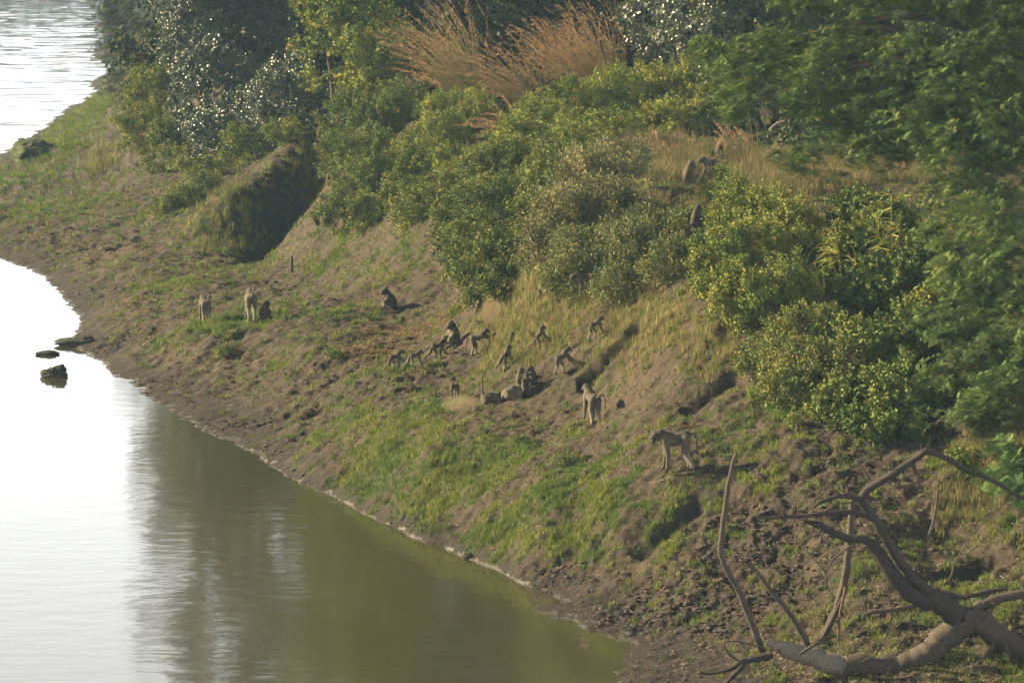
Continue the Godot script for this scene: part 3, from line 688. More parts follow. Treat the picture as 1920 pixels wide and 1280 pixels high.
	for m in [[-28, 300, 5], [-10, 300, 6], [40, 300, 6.5], [-38, 430, 5], [0, 430, 6.5], [60, 430, 7], [32, 130, 6.3], [27, 95, 6.0], [20, 48, 1.4], [8, 48, -0.1], [0, 48, -0.6], [-14, 48, -1.0], [-30, 100, -1.2], [-70, 250, -1.5], [-70, 430, -1.5]]:
		c.append([float(m[0]), float(m[1]), float(m[2])])
	return c

func kern(r2: float) -> float:
	return 0.0 if r2 < 1e-12 else 0.5 * r2 * log(r2)

func build_lattice() -> void:
	var pts := survey()
	var n := pts.size()
	var m := n + 3
	var px := PackedFloat64Array()
	var py := PackedFloat64Array()
	for p in pts:
		px.append(6.0 * p[0] / p[1])
		py.append(BW * log(p[1]))
	var mat := []
	for i in m:
		var row := PackedFloat64Array()
		row.resize(m + 1)
		if i < n:
			for j in n:
				row[j] = kern((px[i] - px[j]) ** 2 + (py[i] - py[j]) ** 2)
			row[i] += 0.0012
			row[n] = 1.0
			row[n + 1] = px[i]
			row[n + 2] = py[i]
			row[m] = pts[i][2]
		else:
			for j in n:
				row[j] = [1.0, px[j], py[j]][i - n]
		mat.append(row)
	for k in m:
		var best := k
		for i in range(k + 1, m):
			if absf(mat[i][k]) > absf(mat[best][k]): best = i
		var t: PackedFloat64Array = mat[best]
		mat[best] = mat[k]
		mat[k] = t
		var inv := 1.0 / t[k]
		for i in range(k + 1, m):
			var row: PackedFloat64Array = mat[i]
			var f := row[k] * inv
			if f != 0.0:
				for j in range(k, m + 1):
					row[j] -= f * t[j]
				mat[i] = row
	var w := PackedFloat64Array()
	w.resize(m)
	for k in range(m - 1, -1, -1):
		var row: PackedFloat64Array = mat[k]
		var s := row[m]
		for j in range(k + 1, m):
			s -= row[j] * w[j]
		w[k] = s / row[k]
	NA = int((A1 - A0) / DA) + 1
	NB = int((B1 - B0) / DB) + 1
	HL.resize(NA * NB)
	for j in NB:
		var b := BW * (B0 + j * DB)
		for i in NA:
			var a := A0 + i * DA
			var h := w[n] + w[n + 1] * a + w[n + 2] * b
			for k in n:
				var r2 := (a - px[k]) * (a - px[k]) + (b - py[k]) * (b - py[k])
				if r2 > 1e-12:
					h += w[k] * 0.5 * r2 * log(r2)
			HL[j * NA + i] = clampf(h, -3.0, 9.0)

func cub(p0: float, p1: float, p2: float, p3: float, t: float) -> float:
	return p1 + 0.5 * t * (p2 - p0 + t * (2.0 * p0 - 5.0 * p1 + 4.0 * p2 - p3 + t * (3.0 * (p1 - p2) + p3 - p0)))

# steps and runnels too narrow for the survey: [x0, d0, x1, d1, half width, depth]
var cuts := []

func hgt(x: float, d: float) -> float:
	var fa := clampf((6.0 * x / d - A0) / DA, 1.0, NA - 2.001)
	var fb := clampf((log(d) - B0) / DB, 1.0, NB - 2.001)
	var i := int(fa)
	var j := int(fb)
	var t := fa - i
	var o := (j - 1) * NA + i
	var r0 := cub(HL[o - 1], HL[o], HL[o + 1], HL[o + 2], t)
	o += NA
	var r1 := cub(HL[o - 1], HL[o], HL[o + 1], HL[o + 2], t)
	o += NA
	var r2 := cub(HL[o - 1], HL[o], HL[o + 1], HL[o + 2], t)
	o += NA
	var r3 := cub(HL[o - 1], HL[o], HL[o + 1], HL[o + 2], t)
	var h := cub(r0, r1, r2, r3, fb - j)
	return h - runnel(x, d)

func runnel(x: float, d: float) -> float:
	var h := 0.0
	for c in cuts:
		var ex: float = c[2] - c[0]
		var ed: float = c[3] - c[1]
		var s := clampf(((x - c[0]) * ex + (d - c[1]) * ed) / (ex * ex + ed * ed), 0.0, 1.0)
		var qx: float = x - c[0] - s * ex
		var qd: float = d - c[1] - s * ed
		var r: float = sqrt(qx * qx + qd * qd) / c[4]
		if r < 1.0:
			h += c[5] * (1.0 - r * r * (3.0 - 2.0 * r)) * smoothstep(0.0, 0.15, s) * (1.0 - smoothstep(0.8, 1.0, s))
	return h

func rough(x: float, d: float, h: float) -> float:
	# the trampled, clodded surface; calmer where the mud is wet
	var k := smoothstep(0.0, 0.5, h)
	var mud := lat("mud", x, d)
	var r := n_big.get_noise_2d(x, d * 0.75) * 0.18 * k
	r += n_mid.get_noise_2d(x * 0.6, d * 0.8) * (0.03 + 0.10 * k + 0.07 * mud)
	var f := n_fine.get_noise_2d(x * 0.6, d * 0.8)
	r += f * (0.012 + 0.04 * k + 0.055 * mud)
	if d < 110.0:
		r += n_tiny.get_noise_2d(x, d) * (0.014 + 0.03 * mud)
	return r

func lat(key: String, x: float, d: float) -> float:
	var arr: PackedFloat32Array = CV[key]
	var fa := clampf((6.0 * x / d - A0) / DA, 0.0, NA - 1.001)
	var fb := clampf((log(d) - B0) / DB, 0.0, NB - 1.001)
	var i := int(fa)
	var j := int(fb)
	var o := j * NA + i
	return lerpf(lerpf(arr[o], arr[o + 1], fa - i), lerpf(arr[o + NA], arr[o + NA + 1], fa - i), fb - j)

# ground cover by patches: [u, v, half width, half depth in metres, strength]
func cover(key: String, base: float, patches: Array) -> void:
	var arr := PackedFloat32Array()
	arr.resize(NA * NB)
	arr.fill(base)
	for p in patches:
		var c := ground_at(p[0], p[1])
		for j in NB:
			var d := exp(B0 + j * DB)
			var qd: float = (d + c.z) / p[3]
			if absf(qd) > 1.4:
				continue
			for i in NA:
				var x := (A0 + i * DA) * d / 6.0
				var qx: float = (x - c.x) / p[2]
				var r := sqrt(qx * qx + qd * qd)
				if r < 1.4:
					var o := j * NA + i
					arr[o] = maxf(arr[o], p[4] * (1.0 - smoothstep(0.45, 1.4, r)))
	CV[key] = arr

func build_land() -> void:
	build_lattice()
	for c in [[1215, 600, 1080, 725, 0.55, 1.1], [600, 262, 380, 462, 2.4, -1.7], [610, 350, 455, 500, 1.6, 0.7], [1395, 690, 1270, 770, 0.4, 0.22], [1200, 735, 1130, 775, 0.3, 0.25], [940, 590, 850, 605, 0.35, 0.3], [775, 690, 560, 790, 0.5, 0.3], [1330, 930, 1180, 1050, 0.4, 0.3],
			[1900, 1030, 1700, 1090, 0.6, 0.35], [470, 610, 430, 640, 0.4, 0.35], [280, 440, 200, 475, 0.7, 0.3], [1560, 870, 1480, 900, 0.35, 0.25]]:
		var p := ground_at(c[0], c[1])
		var q := ground_at(c[2], c[3])
		cuts.append([p.x, -p.z, q.x, -q.z, c[4], c[5]])
	cover("green", 0.27, [[700, 880, 2.4, 2.2, 1.0], [850, 900, 2.2, 2.2, 1.0], [1000, 950, 2.2, 1.8, 1.0], [1100, 1000, 1.2, 1.2, 0.9], [760, 780, 2, 2, 0.75], [640, 800, 1.4, 1.8, 0.8], [950, 850, 2.2, 1.6, 0.7], [1080, 900, 1.8, 1.5, 0.8],
		[1250, 990, 0.8, 1.0, 0.8], [420, 605, 3.0, 1.6, 0.9], [560, 592, 3.0, 1.2, 0.8], [330, 530, 2, 2.5, 0.7], [470, 500, 2, 2, 0.6], [330, 380, 2.5, 5, 0.65], [60, 330, 3, 6, 0.6], [130, 270, 3, 9, 0.6], [190, 215, 5, 14, 0.6], [150, 222, 5, 22, 0.62], [180, 192, 6, 30, 0.66], [210, 150, 6, 25, 0.9], [640, 460, 2, 3, 0.7], [760, 470, 2, 3, 0.6], [100, 390, 4, 6, 0.6], [730, 690, 1.6, 2, 0.7],
		[980, 650, 1.6, 2, 0.7], [1400, 800, 1.5, 1.5, 0.6], [1450, 880, 1.6, 1.0, 0.6], [1150, 850, 1.6, 1.2, 0.6], [1480, 760, 1.5, 1.5, 0.8], [1800, 1130, 1.5, 1.5, 0.6], [540, 660, 1.5, 2, 0.6], [420, 430, 2.2, 3, 0.8], [700, 500, 2, 3, 0.45]])
	cover("gold", 0.0, [[1000, 530, 1.4, 2.2, 1.0], [955, 560, 0.8, 1.5, 0.8], [910, 575, 0.7, 1.2, 0.8], [1050, 590, 1.1, 2.0, 0.9], [1180, 595, 0.8, 1.4, 1.0], [1120, 640, 0.5, 0.8, 0.8], [1240, 610, 1.0, 1.4, 0.7], [1330, 640, 0.8, 1.2, 0.6], [1400, 650, 0.8, 1.0, 0.5],
		[600, 340, 1.0, 3.0, 0.9], [430, 390, 1.4, 2.5, 0.55], [390, 460, 0.8, 2.0, 0.5], [190, 300, 1.0, 4, 0.8], [1870, 880, 0.9, 1.2, 1.0], [1830, 930, 0.9, 0.8, 0.8], [880, 300, 1.0, 2.5, 0.6], [1300, 420, 1.6, 3.0, 0.6]])
	cover("brown", 0.0, [[1300, 340, 2.5, 7, 1.0], [1430, 340, 2.2, 7, 1.0], [1550, 330, 2.2, 6, 0.9], [1230, 300, 1.6, 6, 0.8], [1650, 320, 2, 6, 0.7]])
	cover("mud", 0.14, [[120, 240, 3, 8, 0.6], [60, 300, 3, 6, 0.6], [60, 500, 3, 3, 0.7], [160, 560, 2, 3, 0.7], [230, 640, 1.6, 2, 0.8], [280, 720, 1.3, 1.6, 0.8], [400, 795, 1.2, 1.4, 0.8], [500, 850, 1.0, 1.2, 0.8], [620, 915, 0.8, 1.0, 0.7], [760, 985, 0.8, 0.8, 0.8], [480, 790, 1.2, 1.4, 0.7], [620, 690, 1.4, 1.6, 0.7], [360, 560, 2.5, 3, 0.5], [220, 360, 3, 6, 0.5], [1400, 1020, 1.6, 1.6, 1.0], [1250, 1140, 1.7, 1.4, 1.0], [1400, 1130, 1.7, 1.5, 1.0], [1550, 1000, 1.6, 1.4, 0.8], [600, 760, 1.5, 1.5, 0.6], [450, 720, 1.6, 2.0, 0.5], [150, 450, 3.5, 5, 0.5], [80, 350, 4, 10, 0.5], [700, 720, 1.5, 1.5, 0.4],
		[900, 1010, 1.4, 1.0, 0.7], [1050, 1080, 1.2, 0.9, 0.8], [1600, 880, 1.4, 1.2, 0.6], [1750, 1150, 2, 2, 0.6], [330, 640, 1.0, 1.5, 0.5], [520, 540, 2.5, 3, 0.5]])
	cover("sand", 0.0, [[400, 740, 1.8, 2.0, 1.0], [250, 690, 1.5, 1.5, 0.8], [170, 490, 3.0, 3.0, 0.9], [230, 580, 2.5, 2.5, 0.6], [1250, 1260, 1.8, 1.2, 0.8], [1450, 1230, 1.6, 1.0, 0.5], [1120, 780, 2.0, 1.4, 0.5], [900, 780, 2.2, 1.2, 0.5], [1180, 1090, 0.6, 0.5, 0.9], [1720, 960, 0.9, 0.8, 0.6]])
	# one sheet, its rows closer together near the camera
	var ds := PackedFloat32Array()
	var d := 49.0
	while d < 430.0:
		ds.append(d)
		d += (0.16 if d < 54.0 else 0.06 if d < 72.0 else 0.0009 * d if d < 100.0 else 0.0013 * d if d < 150.0 else 0.012 * d)
	var na := 620
	var nr := ds.size()
	var vs := PackedVector3Array()
	var cs := PackedColorArray()
	vs.resize(na * nr)
	cs.resize(na * nr)
	var keep := PackedByteArray()
	keep.resize(na * nr)
	for j in nr:
		d = ds[j]
		for i in na:
			var a := lerpf(-1.12, 1.12, i / (na - 1.0))
			if absf(a) > 1.0: a = signf(a) * (1.0 + (absf(a) - 1.0) * (3.5 if a < 0.0 else 18.0))
			var x := a * d / 6.0
			var h := hgt(x, d)
			var o := j * na + i
			if h < -0.6:
				vs[o] = Vector3(x, h, -d)
				continue
			keep[o] = 1
			h += rough(x, d, h) if a < 1.15 else n_big.get_noise_2d(x * 0.3, d * 0.3) * 0.3
			vs[o] = Vector3(x, h, -d)
			cs[o] = soil(x, d, h)
	var ns := PackedVector3Array()
	ns.resize(na * nr)
	for j in nr:
		for i in na:
			var o := j * na + i
			if keep[o]:
				var e := vs[j * na + mini(i + 1, na - 1)] - vs[j * na + maxi(i - 1, 0)]
				var s := vs[mini(j + 1, nr - 1) * na + i] - vs[maxi(j - 1, 0) * na + i]
				ns[o] = e.cross(s).normalized()
	var dry := PackedInt32Array()
	var wet := PackedInt32Array()
	for j in nr - 1:
		for i in na - 1:
			var o := j * na + i
			if keep[o] + keep[o + 1] + keep[o + na] + keep[o + na + 1] == 0:
				continue
			var q := PackedInt32Array([o, o + na, o + 1, o + 1, o + na, o + na + 1])
			if vs[o].y < 0.0 + 0.07 * n_mid.get_noise_2d(vs[o].x * 0.6 + 50.0, vs[o].z * 0.6): wet.append_array(q)
			else: dry.append_array(q)
	var mesh := ArrayMesh.new()
	for idx in [dry, wet]:
		var arr := []
		arr.resize(Mesh.ARRAY_MAX)
		arr[Mesh.ARRAY_VERTEX] = vs
		arr[Mesh.ARRAY_NORMAL] = ns
		arr[Mesh.ARRAY_COLOR] = cs
		arr[Mesh.ARRAY_INDEX] = idx
		mesh.add_surface_from_arrays(Mesh.PRIMITIVE_TRIANGLES, arr)
	mesh.surface_set_material(0, M.soil)
	mesh.surface_set_material(1, M.wet)
	var o := put("river_bank", mesh, null)
	tag(o, "", "", "", "structure")

func soil(x: float, d: float, h: float) -> Color:
	var big := n_big.get_noise_2d(x * 1.7 + 90.0, d * 1.2)
	var mid := n_mid.get_noise_2d(x * 1.3 - 40.0, d)
	var fine := n_fine.get_noise_2d(x * 1.5, d + 33.0)
	var c := Color(0.165, 0.135, 0.10).lerp(Color(0.105, 0.085, 0.066), clampf(0.5 + big + 0.5 * fine, 0, 1))
	var sand := lat("sand", x, d)
	c = c.lerp(Color(0.21, 0.155, 0.105), clampf(sand * (0.9 + mid), 0, 1))
	var mud := lat("mud", x, d)
	c = c.lerp(Color(0.06, 0.05, 0.042), clampf(mud * (0.75 + 1.2 * mid + 0.8 * fine), 0, 0.9))
	var gold := lat("gold", x, d)
	c = c.lerp(Color(0.19, 0.15, 0.06), clampf(gold * 1.3 + 0.4 * mid, 0, 1) * minf(gold * 2.0, 1.0))
	c = c.lerp(Color(0.16, 0.10, 0.05), clampf(lat("brown", x, d), 0, 1))
	var g := grassy(x, d)
	c = c.lerp(Color(0.10, 0.125, 0.036), clampf(g * 1.1, 0, 0.9))
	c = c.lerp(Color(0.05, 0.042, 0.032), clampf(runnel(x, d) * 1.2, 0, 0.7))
	c *= Color(0.56, 0.545, 0.54)
	var wet := 1.0 - smoothstep(0.10, 0.5, h + 0.35 * mid)
	c = c.lerp(Color(0.036, 0.032, 0.027), wet * 0.85)
	return c

func grassy(x: float, d: float) -> float:
	var g := lat("green", x, d)
	return clampf((g * 1.25 - 0.62 + 0.95 * n_mid.get_noise_2d(x * 0.8 + 11.0, d * 0.6 - 7.0) + 0.55 * n_fine.get_noise_2d(x + 5.0, d * 0.8)) * 2.2, 0, 1)

# ---------------------------------------------------------------- meshes made of many small faces
class Soup:
	var v := PackedVector3Array()
	var n := PackedVector3Array()
	var c := PackedColorArray()
	var ix := PackedInt32Array()
	func vert(p: Vector3, nn: Vector3, col := Color.WHITE) -> int:
		v.append(p)
		n.append(nn)
		c.append(col)
		return v.size() - 1
	func tri(a: int, b: int, d: int) -> void:
		ix.append_array(PackedInt32Array([a, b, d]))
	func leaf(p: Vector3, along: Vector3, side: Vector3, col := Color.WHITE) -> void:
		# a leaf folded a little along its midrib: four corners, two faces
		var up := side.cross(along).normalized()
		var l := along.length()
		var a := vert(p, up, col)
		var b := vert(p + along * 0.45 + side + up * l * 0.08, (up - side.normalized() * 0.25).normalized(), col)
		var t := vert(p + along - up * l * 0.10, up, col)
		var e := vert(p + along * 0.45 - side + up * l * 0.08, (up + side.normalized() * 0.25).normalized(), col)
		ix.append_array(PackedInt32Array([a, t, b, a, e, t]))
	func blade(p: Vector3, tip: Vector3, bend: Vector3, w: Vector3, col := Color.WHITE) -> void:
		var m := (p + tip) * 0.5 + bend
		var up := w.cross(tip - p).normalized()
		var a := vert(p - w, up, col)
		var b := vert(p + w, up, col)
		var e := vert(m - w * 0.75, up, col)
		var f := vert(m + w * 0.75, up, col)
		var t := vert(tip, up, col)
		ix.append_array(PackedInt32Array([a, e, b, b, e, f, e, t, f]))
	func tube(path: Array, radii: Array, sides: int, cols: Array, lump := 0.0, noise: FastNoiseLite = null, cap := true) -> void:
		var first := v.size()
		var up := Vector3(0.31, 0.9, 0.29).normalized()
		for k in path.size():
			var t: Vector3 = (path[mini(k + 1, path.size() - 1)] - path[maxi(k - 1, 0)]).normalized()
			if absf(t.dot(up)) > 0.97: up = Vector3(0.9, 0.1, 0.4).normalized()
			var x := up.cross(t).normalized()
			var y := t.cross(x)
			up = y
			for s in sides:
				var an := TAU * s / sides
				var dir := x * cos(an) + y * sin(an)
				var r: float = radii[k]
				if noise: r *= 1.0 + lump * noise.get_noise_3dv(path[k] * 1.0 + dir * 0.35)
				vert(path[k] + dir * r, dir, cols[mini(k, cols.size() - 1)])
		for k in path.size() - 1:
			for s in sides:
				var a := first + k * sides + s
				var b := first + k * sides + (s + 1) % sides
				ix.append_array(PackedInt32Array([a, a + sides, b, b, a + sides, b + sides]))
		if cap:
			for k in [0, path.size() - 1]:
				var ct := vert(path[k], (path[k] - path[1 if k == 0 else k - 1]).normalized(), cols[mini(k, cols.size() - 1)])
				for s in sides:
					if k == 0: tri(ct, first + s, first + (s + 1) % sides)
					else: tri(ct, first + k * sides + (s + 1) % sides, first + k * sides + s)
	func mesh() -> ArrayMesh:
		var arr := []
		arr.resize(Mesh.ARRAY_MAX)
		arr[Mesh.ARRAY_VERTEX] = v
		arr[Mesh.ARRAY_NORMAL] = n
		arr[Mesh.ARRAY_COLOR] = c
		arr[Mesh.ARRAY_INDEX] = ix
		var m := ArrayMesh.new()
		m.add_surface_from_arrays(Mesh.PRIMITIVE_TRIANGLES, arr)
		return m

func rv() -> Vector3:
	var z := rng.randf_range(-1, 1)
	var t := rng.randf_range(0, TAU)
	var r := sqrt(1.0 - z * z)
	return Vector3(r * cos(t), z, r * sin(t))

func smooth_path(p: Array, r: Array, steps: int) -> Array:
	var out := []
	var rr := []
	for k in p.size() - 1:
		var p0: Vector3 = p[maxi(k - 1, 0)]
		var p1: Vector3 = p[k]
		var p2: Vector3 = p[k + 1]
		var p3: Vector3 = p[mini(k + 2, p.size() - 1)]
		for s in steps:
			var t := s / float(steps)
			out.append(p1.cubic_interpolate(p2, p0, p3, t))
			rr.append(lerpf(r[k], r[k + 1], t))
	out.append(p[-1])
	rr.append(r[-1])
	return [out, rr]

# sprigs: the twig ends that the crowns are made of, each about 0.25 m long
func make_sprigs() -> void:
	for kind in ["broad", "small", "fern", "thorn"]:
		for k in 2:
			rng.seed = hash(kind) + k * 77
			var s := Soup.new()
			if kind == "broad":
				for i in 17:
					var p := Vector3(rng.randf_range(-0.05, 0.05), i * 0.0145, rng.randf_range(-0.05, 0.05))
					var dir := (rv() + Vector3(0, 0.25, 0)).normalized()
					var g := rng.randf_range(0.5, 0.85)
					s.leaf(p, dir * rng.randf_range(0.075, 0.115), dir.cross(rv()).normalized() * 0.026, Color(g * rng.randf_range(0.9, 1.15), g, g * rng.randf_range(0.8, 1.1)))
			elif kind == "small":
				for i in 25:
					var p := Vector3(rng.randf_range(-0.07, 0.07), i * 0.010, rng.randf_range(-0.07, 0.07))
					var dir := (rv() + Vector3(0, 0.2, 0)).normalized()
					var g := rng.randf_range(0.48, 0.88)
					s.leaf(p, dir * rng.randf_range(0.045, 0.08), dir.cross(rv()).normalized() * 0.018, Color(g * rng.randf_range(0.9, 1.2), g, g * rng.randf_range(0.8, 1.1)))
			elif kind == "fern":
				# drooping fronds of narrow leaflets
				for f in 4:
					var dir := Vector3(rng.randf_range(-1, 1), rng.randf_range(-0.15, 0.25), rng.randf_range(-1, 1)).normalized()
					var side := dir.cross(Vector3.UP).normalized()
					var g := rng.randf_range(0.5, 0.85)
					for i in 8:
						var t := i / 8.0
						var p := dir * t * 0.24 + Vector3(0, -0.07 * t * t, 0)
						for sg in [-1, 1]:
							var l: Vector3 = (side * sg + dir * 0.35 + Vector3(0, rng.randf_range(-0.3, 0.1), 0)).normalized() * 0.06 * (1.0 - 0.5 * t)
							var q: Vector3 = l * 0.6 + dir * 0.028
							var r: Vector3 = l + dir * 0.012
							var up: Vector3 = q.cross(r).normalized()
							if up.y < 0.0:
								up = -up
								var w := q
								q = r
								r = w
							var a := s.vert(p, up, Color(g, g, g))
							s.tri(a, s.vert(p + r, up, Color(g, g, g)), s.vert(p + q, up, Color(g, g, g)))
			else:
				for i in 16:
					var dir := (rv() + Vector3(0, 0.5, 0)).normalized()
					var p := Vector3(0, 0.02, 0) + dir * rng.randf_range(0.0, 0.2)
					var g := rng.randf_range(0.48, 0.88)
					s.leaf(p, (dir + rv() * 0.8).normalized() * rng.randf_range(0.05, 0.085), dir.cross(rv()).normalized() * 0.014, Color(g, g, g))
				for i in 5:
					var dir := (rv() + Vector3(0, 0.7, 0)).normalized()
					s.blade(Vector3.ZERO, dir * 0.26, rv() * 0.02, dir.cross(rv()).normalized() * 0.003, Color(0.9, 0.62, 0.55))
			SP[kind + str(k)] = s.mesh()
	for k in 3:
		rng.seed = 900 + k
		var s := Soup.new()
		for i in 12:
			var p := Vector3(rng.randf_range(-0.07, 0.07), -0.02, rng.randf_range(-0.07, 0.07))
			var l := Vector3(rng.randf_range(-0.6, 0.6), rng.randf_range(0.5, 1.1), rng.randf_range(-0.6, 0.6)) * 0.11
			var g := rng.randf_range(0.6, 1.0)
			s.blade(p, p + l, Vector3(0, 0.012, 0), Vector3(rng.randf_range(-1, 1), 0, rng.randf_range(-1, 1)).normalized() * 0.0055, Color(g, g, g * 0.9))
		SP["turf%d" % k] = s.mesh()
		s = Soup.new()
		for i in 16:
			var p := Vector3(rng.randf_range(-0.09, 0.09), -0.04, rng.randf_range(-0.09, 0.09))
			var l := Vector3(rng.randf_range(-0.5, 0.35), rng.randf_range(0.6, 1.1), rng.randf_range(-0.4, 0.4)) * 0.34
			var g := rng.randf_range(0.5, 1.0)
			s.blade(p, p + l, Vector3(-l.x * 0.3, 0.03, -l.z * 0.3), Vector3(rng.randf_range(-1, 1), 0, rng.randf_range(-1, 1)).normalized() * 0.006, Color(g, g, g * 0.9))
		SP["hay%d" % k] = s.mesh()
		# a clod of dried mud
		s = Soup.new()
		var sm := SphereMesh.new()
		sm.radius = 1.0
		sm.height = 2.0
		sm.radial_segments = 8
		sm.rings = 5
		var arr := sm.get_mesh_arrays()
		for i in arr[Mesh.ARRAY_VERTEX].size():
			var q: Vector3 = arr[Mesh.ARRAY_VERTEX][i]
			var r := 1.0 + 0.8 * n_mid.get_noise_3dv(q * 0.6 + Vector3(k * 9, 0, 0))
			s.vert(Vector3(q.x, q.y * 0.6, q.z) * r, (q + 0.3 * rv()).normalized())
		s.ix = arr[Mesh.ARRAY_INDEX]
		SP["clod%d" % k] = s.mesh()
	var s := Soup.new()
	for i in 3:
		var p := Vector3(rng.randf_range(-0.1, 0.1), 0.01, rng.randf_range(-0.1, 0.1))
		var a := rng.randf_range(0, TAU)
		s.leaf(p, Vector3(cos(a), 0.15, sin(a)) * 0.07, Vector3(-sin(a), 0.1, cos(a)) * 0.022)
	SP["litter"] = s.mesh()

# ---------------------------------------------------------------- bushes and trees
# lobes: [u, v, half width, half height (pixels of the photograph), distance in metres, depth as a share of the width]
func bush(called: String, label: String, category: String, group: String, kind: String, tint: Color, mat: StandardMaterial3D, lobes: Array, dense := 80.0, size := 1.0, stems := 3, root = null, warm := 0.25) -> Node3D:
	var cx := 0.0
	var cd := 0.0
	for l in lobes:
		cx += (l[0] - 960.0) / F * l[4]
		cd += l[4]
	cx /= lobes.size()
	cd /= lobes.size()
	var base := Vector3(cx, hgt(cx, cd), -cd)
	if root != null: base = root
	var o := thing(called, label, category, base, group)
	rng.seed = hash(label)
	var spots := []
	var tints := PackedColorArray()
	var spots2 := []
	var tints2 := PackedColorArray()
	var off := rv() * 20.0
	var centres := []
	for l in lobes:
		var d: float = minf(l[4], -ground_at(l[0], l[1] + 0.75 * l[3]).z - l[2] / F * l[4] * 0.25)
		var c := at_d(l[0], l[1], d)
		var rad := Vector3(l[2] / F * d, l[3] / F * d, l[2] / F * d * (l[5] if l.size() > 5 else 0.9))
		centres.append([c, rad])
		var area := 4.2 * (rad.x * rad.y + rad.y * rad.z + rad.x * rad.z)
		var n := int(area * dense / (size * size) / 9.0)
		for cl in n:
			var dir := rv()
			# uneven outline: some directions reach out, some stay in
			var reach := 1.0 + 0.5 * n_mid.get_noise_3dv(dir * 0.45 + off + c) + 0.25 * n_fine.get_noise_3dv(dir * 0.5 + off)
			var deep := 1.0 - 0.5 * pow(rng.randf(), 2.2)
			var pc := c + dir * rad * reach * deep
			var hole := n_mid.get_noise_3dv(pc * 0.42 + off)
			if hole < -0.18 and deep > 0.7 and rng.randf() < 0.85:
				continue
			var k := n_big.get_noise_3dv(pc * 1.3 + off)
			var q := n_mid.get_noise_3dv(pc * 0.9 - off) + rng.randf_range(-0.35, 0.35)
			var out0 := (dir + Vector3(-0.1, 0.4, 0.0)).normalized()
			var spray := out0.cross(rv()).normalized()
			for i in 9:
				var p := pc + (rv() * rng.randf() * 0.22 + out0 * rng.randf_range(-0.12, 0.2)) * size
				if kind == "fern":
					# flat drooping sprays
					var t := rng.randf_range(-0.3, 0.45)
					p = pc + (Vector3(dir.x, -0.25 - 0.5 * t * t, dir.z) * t + spray * Vector3(1, 0.2, 1) * rng.randf_range(-0.22, 0.22)) * size + Vector3(0, rng.randf_range(-0.04, 0.04), 0)
				if p.y < hgt(p.x, -p.z) - 0.05:
					continue
				var out := (out0 * 0.8 + rv() * 0.8).normalized()
				if kind == "fern":
					out = (Vector3(0, 1, 0) + rv() * 0.45).normalized()
				var x := out.cross(rv()).normalized()
				var bs := Basis(x, out, x.cross(out)) * Basis.from_scale(Vector3.ONE * size * rng.randf_range(0.75, 1.3))
				var g := clampf(1.0 + 0.5 * k + 0.45 * q + rng.randf_range(-0.15, 0.15), 0.4, 1.55)
				g *= 1.45
				var t := Color(tint.r * g * (1.0 + warm * (k + q + rng.randf_range(-0.4, 0.6))), tint.g * g, tint.b * g)
				if rng.randf() < 0.003: t = Color(0.24, 0.18, 0.03)
				if i % 2:
					spots.append(Transform3D(bs, p - base))
					tints.append(t)
				else:
					spots2.append(Transform3D(bs, p - base))
					tints2.append(t)
	scatter("foliage", SP[kind + "0"], mat, spots, tints, o)
	scatter("foliage", SP[kind + "1"], mat, spots2, tints2, o)
	for i in stems:
		var c = centres[i % centres.size()]
		var to: Vector3 = c[0] - base + rv() * c[1] * 0.4
		var foot := Vector3(rng.randf_range(-0.15, 0.15), -0.15, rng.randf_range(-0.15, 0.15)) * size
		if root == null:
			foot += Vector3(c[0].x, hgt(c[0].x, -c[0].z), c[0].z) - base
		var s := Soup.new()
		var mid := foot.lerp(to, 0.5) + Vector3(rng.randf_range(-0.1, 0.1), 0.02 if root == null else 0.3, rng.randf_range(-0.1, 0.1)) * (to - foot).length()
		var r := clampf(0.010 + (to - foot).length() * 0.008, 0.012, 0.13)
		var sp := smooth_path([foot, mid, to], [r * 1.3, r, r * 0.3], 5)
		s.tube(sp[0], sp[1], 6, [Color(0.09, 0.07, 0.05)], 0.3, n_mid)
		put("trunk" if category == "tree" and i == 0 else "branch" if category == "tree" else "stem", s.mesh(), M.bark, o)
	return o

